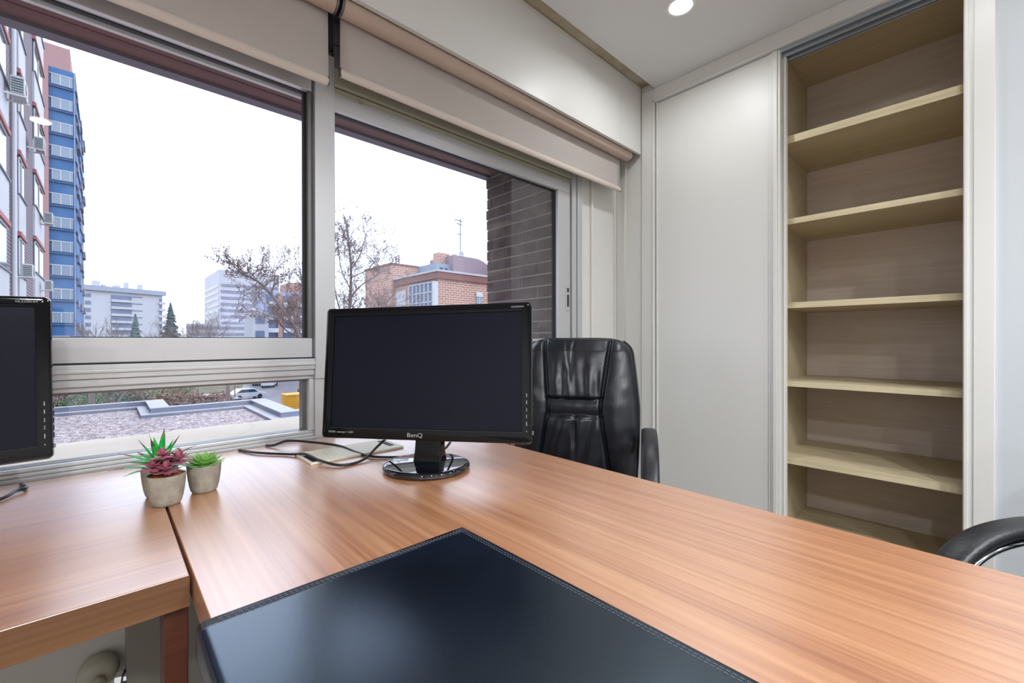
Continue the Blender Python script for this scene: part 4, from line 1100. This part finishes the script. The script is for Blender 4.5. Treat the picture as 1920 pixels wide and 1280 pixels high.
limb_tree(20, 590, [([(590, 925), (588, 800), (584, 700), (566, 645), (552, 612), (534, 584), (508, 552), (484, 528), (462, 516), (444, 508)], .13, .025, 0, -1.5),
    ([(508, 552), (514, 532), (516, 510), (526, 496)], .035, .015, -.8, 0), ([(566, 645), (578, 610), (592, 570), (600, 530)], .06, .02, 0, 1.5),
    ([(560, 632), (535, 618), (515, 596), (500, 590)], .04, .015, 0, 1.2), ([(534, 584), (556, 562), (566, 534), (562, 505)], .04, .015, -.3, 1.0),
    ([(484, 528), (470, 540), (455, 545), (448, 562)], .025, .012, -1.2, -2.2), ([(462, 516), (440, 520), (432, 512)], .02, .01, -1.4, -1.8), ([(552, 612), (560, 585), (575, 560)], .03, .012, 0, -1.4)],
    'spreading bare plane tree left of the window post', 12, 5200, tw_len=.95, per=4.6)
limb_tree(24, 646, [([(646, 880), (646, 760), (649, 650), (654, 600), (657, 550), (658, 500), (654, 455), (650, 425)], .15, .02, 0, 0),
    ([(651, 620), (638, 585), (628, 540), (624, 500)], .05, .015, 0, -1.2), ([(656, 560), (676, 536), (700, 520), (718, 508), (738, 516)], .05, .015, 0, 1.6),
    ([(658, 505), (674, 480), (682, 455), (686, 440)], .04, .014, 0, .8), ([(653, 600), (680, 588), (710, 578), (744, 572)], .045, .014, 0, -1.8),
    ([(656, 540), (640, 505), (634, 460)], .035, .012, 0, 1.0), ([(657, 520), (690, 505), (706, 480)], .03, .012, 0, -1.2), ([(649, 650), (690, 618), (740, 606)], .04, .014, 0, 1.5)],
    'tall sparse plane tree right of the window post', 5, 6500, tw_len=1.2, per=4.8)
limb_tree(34, 600, [([(600, 810), (602, 700), (600, 640), (596, 600), (600, 560)], .16, .03, 0, 0), ([(598, 620), (570, 600), (548, 590), (520, 596)], .05, .02, 0, 1.5), ([(599, 630), (640, 610), (690, 600), (720, 604)], .05, .02, 0, -1.5), ([(597, 600), (570, 575), (556, 560)], .04, .015, 0, 1)],
    'farther plane tree mostly hidden behind the window post', 8, 1300, tw_len=1.3, per=2.2, leafsize=.10)
a = at(378, 42); tree('plane_tree', (a.x, a.y, GZ), zt(558, 42)-GZ, .85, 'delicate bare tree in front of the office tower', 31, 700, leafsize=.10, trunk=.08)
a = at(205, 30); tree('bare_tree', (a.x, a.y, GZ), zt(598, 30)-GZ, .6, 'low leafless tree in front of the white apartment block', 51, 10, levels=4)
a = at(280, 32); tree('bare_tree', (a.x, a.y, GZ), zt(594, 32)-GZ, .6, 'low leafless tree between the two conifers', 57, 10, levels=4)
for i, (px, t_, py) in enumerate(((335, 85, 612), (300, 90, 618), (640, 60, 600))):
    a = at(px, t_); tree('distant_tree', (a.x, a.y, GZ), zt(py, t_)-GZ, .8, ['hazy distant tree right of the tall conifer', 'hazy distant tree left of the tall conifer', 'distant tree just right of the window post'][i], 70+i, 300, levels=4, leafsize=.25, trunk=.16)
m_con = mat('blue_green_needles', osr(92, 124, 126), .9, var=.3, vscale=2)
def conifer(px, t_, pytop, hw_px, label, seed):
    q = random.Random(seed); a = at(px, t_); r = empty('conifer', (a.x, a.y, GZ), 0, label, 'tree')
    h = zt(pytop, t_)-GZ; R_ = hw_px/FPX*t_
    MB().lathe([(.25, 0), (.05, h*.95)], 8).build('trunk', m_bark, r)
    mb = MB(); n = 46
    zb = h-(635-pytop)/FPX*t_-2
    for i in range(n):
        f = i/n; z = zb+(h-zb)*f; rr_ = R_*(1-f)**.8*q.uniform(.75, 1.1)
        for k in range(11):
            az = 2*PI*k/11+q.uniform(-.3, .3)+i; L = rr_*q.uniform(.6, 1.15)+.05
            c, s = math.cos(az), math.sin(az); wv = L*.28+.1
            p = Vector((0, 0, z))
            mb.add([p+Vector((0, 0, .25)), p+Vector((c*L*.6-s*wv, s*L*.6+c*wv, -.1*L)), p+Vector((c*L, s*L, -.28*L)), p+Vector((c*L*.6+s*wv, s*L*.6-c*wv, -.1*L))], [(0, 1, 2, 3)])
    mb.build('needles', m_con, r)
conifer(320, 75, 566, 27, 'tall blue green conifer with a pointed top in the park', 3)
conifer(254, 60, 588, 17, 'short dark green conifer in front of the white apartment block', 4)
# shrubs seen through the lower pane
m_sh = [mat('shrub_green', osr(84, 118, 80), .9, var=.35, vscale=1.5), mat('shrub_dark', osr(52, 84, 76), .9, var=.35, vscale=1.5), mat('shrub_russet', osr(140, 112, 106), .9, var=.3, vscale=1.5)]
def shrub(px, t_, w_, h_, mi, label, seed):
    q = random.Random(seed); a = at(px, t_); r = empty('park_shrub', (a.x, a.y, GZ), 0, label, 'shrub', 'shrubs and small trees in the park')
    mb = MB()
    for k in range(1500):
        u = Vector((q.gauss(0, 1), q.gauss(0, 1), q.gauss(0, 1))).normalized()*(q.random()**.25)
        p = Vector((u.x*w_, u.y*w_, h_*.55+u.z*h_*.45)); p += Vector((noise.noise(p*.9), noise.noise(p*.9+Vector((5, 0, 0))), 0))*.5
        s = q.uniform(.10, .2); a1 = Vector((q.uniform(-1, 1), q.uniform(-1, 1), q.uniform(-1, 1)))*s; b1_ = Vector((q.uniform(-1, 1), q.uniform(-1, 1), q.uniform(-1, 1)))*s
        mb.add([p, p+a1, p+a1+b1_, p+b1_], [(0, 1, 2, 3)])
    mb.build('foliage', m_sh[mi], r); MB().lathe([(.12, 0), (.05, h_*.6)], 6).build('stem', m_bark, r)
for i, (px, t_, w_, h_, mi, lb) in enumerate(((112, 44, 2.4, 2.6, 2, 'russet shrub beside the left monitor edge'), (150, 40, 2.6, 3.1, 0, 'broad green shrub above the parapet on the left'), (192, 36, 2.2, 2.6, 0, 'yellowish green shrub above the parapet, left of the dark one'), (238, 38, 2.4, 3.4, 1, 'dark green shrub above the pale coping block'),
    (215, 46, 2.6, 3.8, 1, 'dark shrub farther back, left of the coping block'), (285, 40, 2.3, 2.9, 2, 'russet shrub right behind the pale coping block'), (330, 42, 2.6, 3.3, 2, 'thin brown shrub in the middle of the lower pane'), (372, 40, 2.4, 3.0, 2, 'brown shrub left of the parked cars'), (315, 52, 2.6, 4.0, 0, 'green shrub behind the brown ones, lower pane'), (404, 46, 1.6, 2.6, 2, 'small brown shrub next to the parked cars'))):
    shrub(px, t_, w_, h_, mi, lb, 100+i)
for i, (px, t_, c_) in enumerate(((170, 34, 0), (426, 40, 1))):
    a = at(px, t_); o = MB().tube([(0, 0, 0), (.05, 0, 3), (0, .1, 7)], [.22, .18, .14], 8).build('tree_trunk', m_bark, smooth=True); o.location = (a.x, a.y, GZ)
    tag(o, ['bare trunk rising among the green shrubs, lower pane', 'slim bare trunk beside the parked cars, lower pane'][i], 'tree trunk')
# ---- vehicles
def car(px, t_, rz, col, label, van=False):
    a = at(px, t_); r = empty('parked_van' if van else 'parked_car', (a.x, a.y, GZ+.03), rz, label, 'van' if van else 'car')
    L, W = (5.0, 1.9) if van else (4.2, 1.7)
    mp = mat('car_paint', col, .3, coat=.6)
    if van: side = [(-2.5, .35), (2.5, .35), (2.5, 1.0), (1.9, 1.2), (1.4, 2.0), (-2.45, 2.1), (-2.5, 1.9)]
    else: side = [(-2.1, .3), (2.1, .3), (2.12, .75), (1.2, .9), (.6, 1.4), (-1.1, 1.45), (-1.8, .95), (-2.12, .85)]
    m_ = Matrix(((1, 0, 0, 0), (0, 0, 1, 0), (0, 1, 0, 0), (0, 0, 0, 1)))
    MB().prism(side, -W/2, W/2, mtx=m_).build('body', mp, r, bevel=.06)
    if van: gl = [(1.85, 1.22), (1.38, 1.9), (.5, 1.9), (.5, 1.22)]
    else: gl = [(1.05, .93), (.55, 1.34), (-1.0, 1.38), (-1.6, .98)]
    MB().prism(gl, -W/2-.01, W/2+.01, mtx=m_).build('side_window', m_dglass, r)
    for sx in (-L*.31, L*.31):
        for sy in (-W/2+.08, W/2-.08): MB().lathe([(0, -.1), (.3, -.1), (.33, 0), (.3, .1), (0, .1)], 16, mtx=Matrix.Translation((sx, sy, .33)) @ Matrix.Rotation(PI/2, 4, 'X')).build('wheel', m_gask, r)
car(505, 76, 1.2, osr(225, 228, 235), 'white van parked across the street', True)
car(486, 79, 1.2, osr(150, 156, 170), 'grey car parked left of the white van')
car(470, 83, 1.2, osr(120, 126, 140), 'dark grey car farthest left in the parked row')
car(463, 60, .2, osr(215, 222, 235), 'light car driving on the wet street')
car(432, 50, .5, osr(150, 170, 205), 'pale blue car half hidden by the roof parapet')
car(408, 54, .5, osr(190, 196, 210), 'silver car behind the shrubs')
def moto(px, t_, label):
    a = at(px, t_+3); r = empty('motorbike', (a.x, a.y, GZ+.03), rnd.uniform(.8, 1.5), label, 'motorbike', 'motorbikes parked in a row')
    for sx in (-.65, .65): MB().lathe([(.2, -.05), (.3, -.05), (.32, 0), (.3, .05), (.2, .05)], 14, cap=False, mtx=Matrix.Translation((sx, 0, .32)) @ Matrix.Rotation(PI/2, 4, 'X')).build('wheel', m_gask, r)
    MB().tube([(-.65, 0, .5), (-.3, 0, .75), (.1, 0, .8), (.35, 0, .95)], [.12, .17, .16, .08], 8).build('body', m_blackm, r, smooth=True)
    MB().tube([(.65, 0, .32), (.45, 0, .95), (.38, 0, 1.1)], .035, 6).tube([(.4, -.32, 1.08), (.4, .32, 1.08)], .03, 6).build('fork', m_steel, r)
for k in range(9): moto(560+k*5.2, 62-k*1.0, 'dark motorbike in the parked row beyond the yellow container')
a = at(537, 49); yc = empty('skip_container', (a.x, a.y, GZ+.03), orient(1850), 'yellow container on the street, seen at the right of the lower pane', 'container')
m_yel = mat('yellow_paint', osr(242, 178, 36), .5, var=.08, vscale=2)
MB().box(0, 4.2, 0, 2.2, 0, 1.75).build('body', m_yel, yc, bevel=.03)
MB().box(-.05, 4.25, -.05, 2.25, 1.75, 1.85).build('rim', m_yel, yc)
MB().box(1.55, 4.0, -.03, 0, .75, 1.25).build('white_panel', m_wframe, yc)
for i, (px, t_) in enumerate(((440, 52), (520, 78), (446, 66))):
    a = at(px, t_); o = MB().tube([(0, 0, 0), (0, 0, 6)], .07, 8).box(-.1, .5, -.1, .1, 5.9, 6.05).build('lamp_post', m_alud); o.location = (a.x, a.y, GZ)
    tag(o, ['street lamp post nearest the roof corner', 'lamp post beside the white van', 'thin lamp post on the far side of the street'][i], 'lamp post')
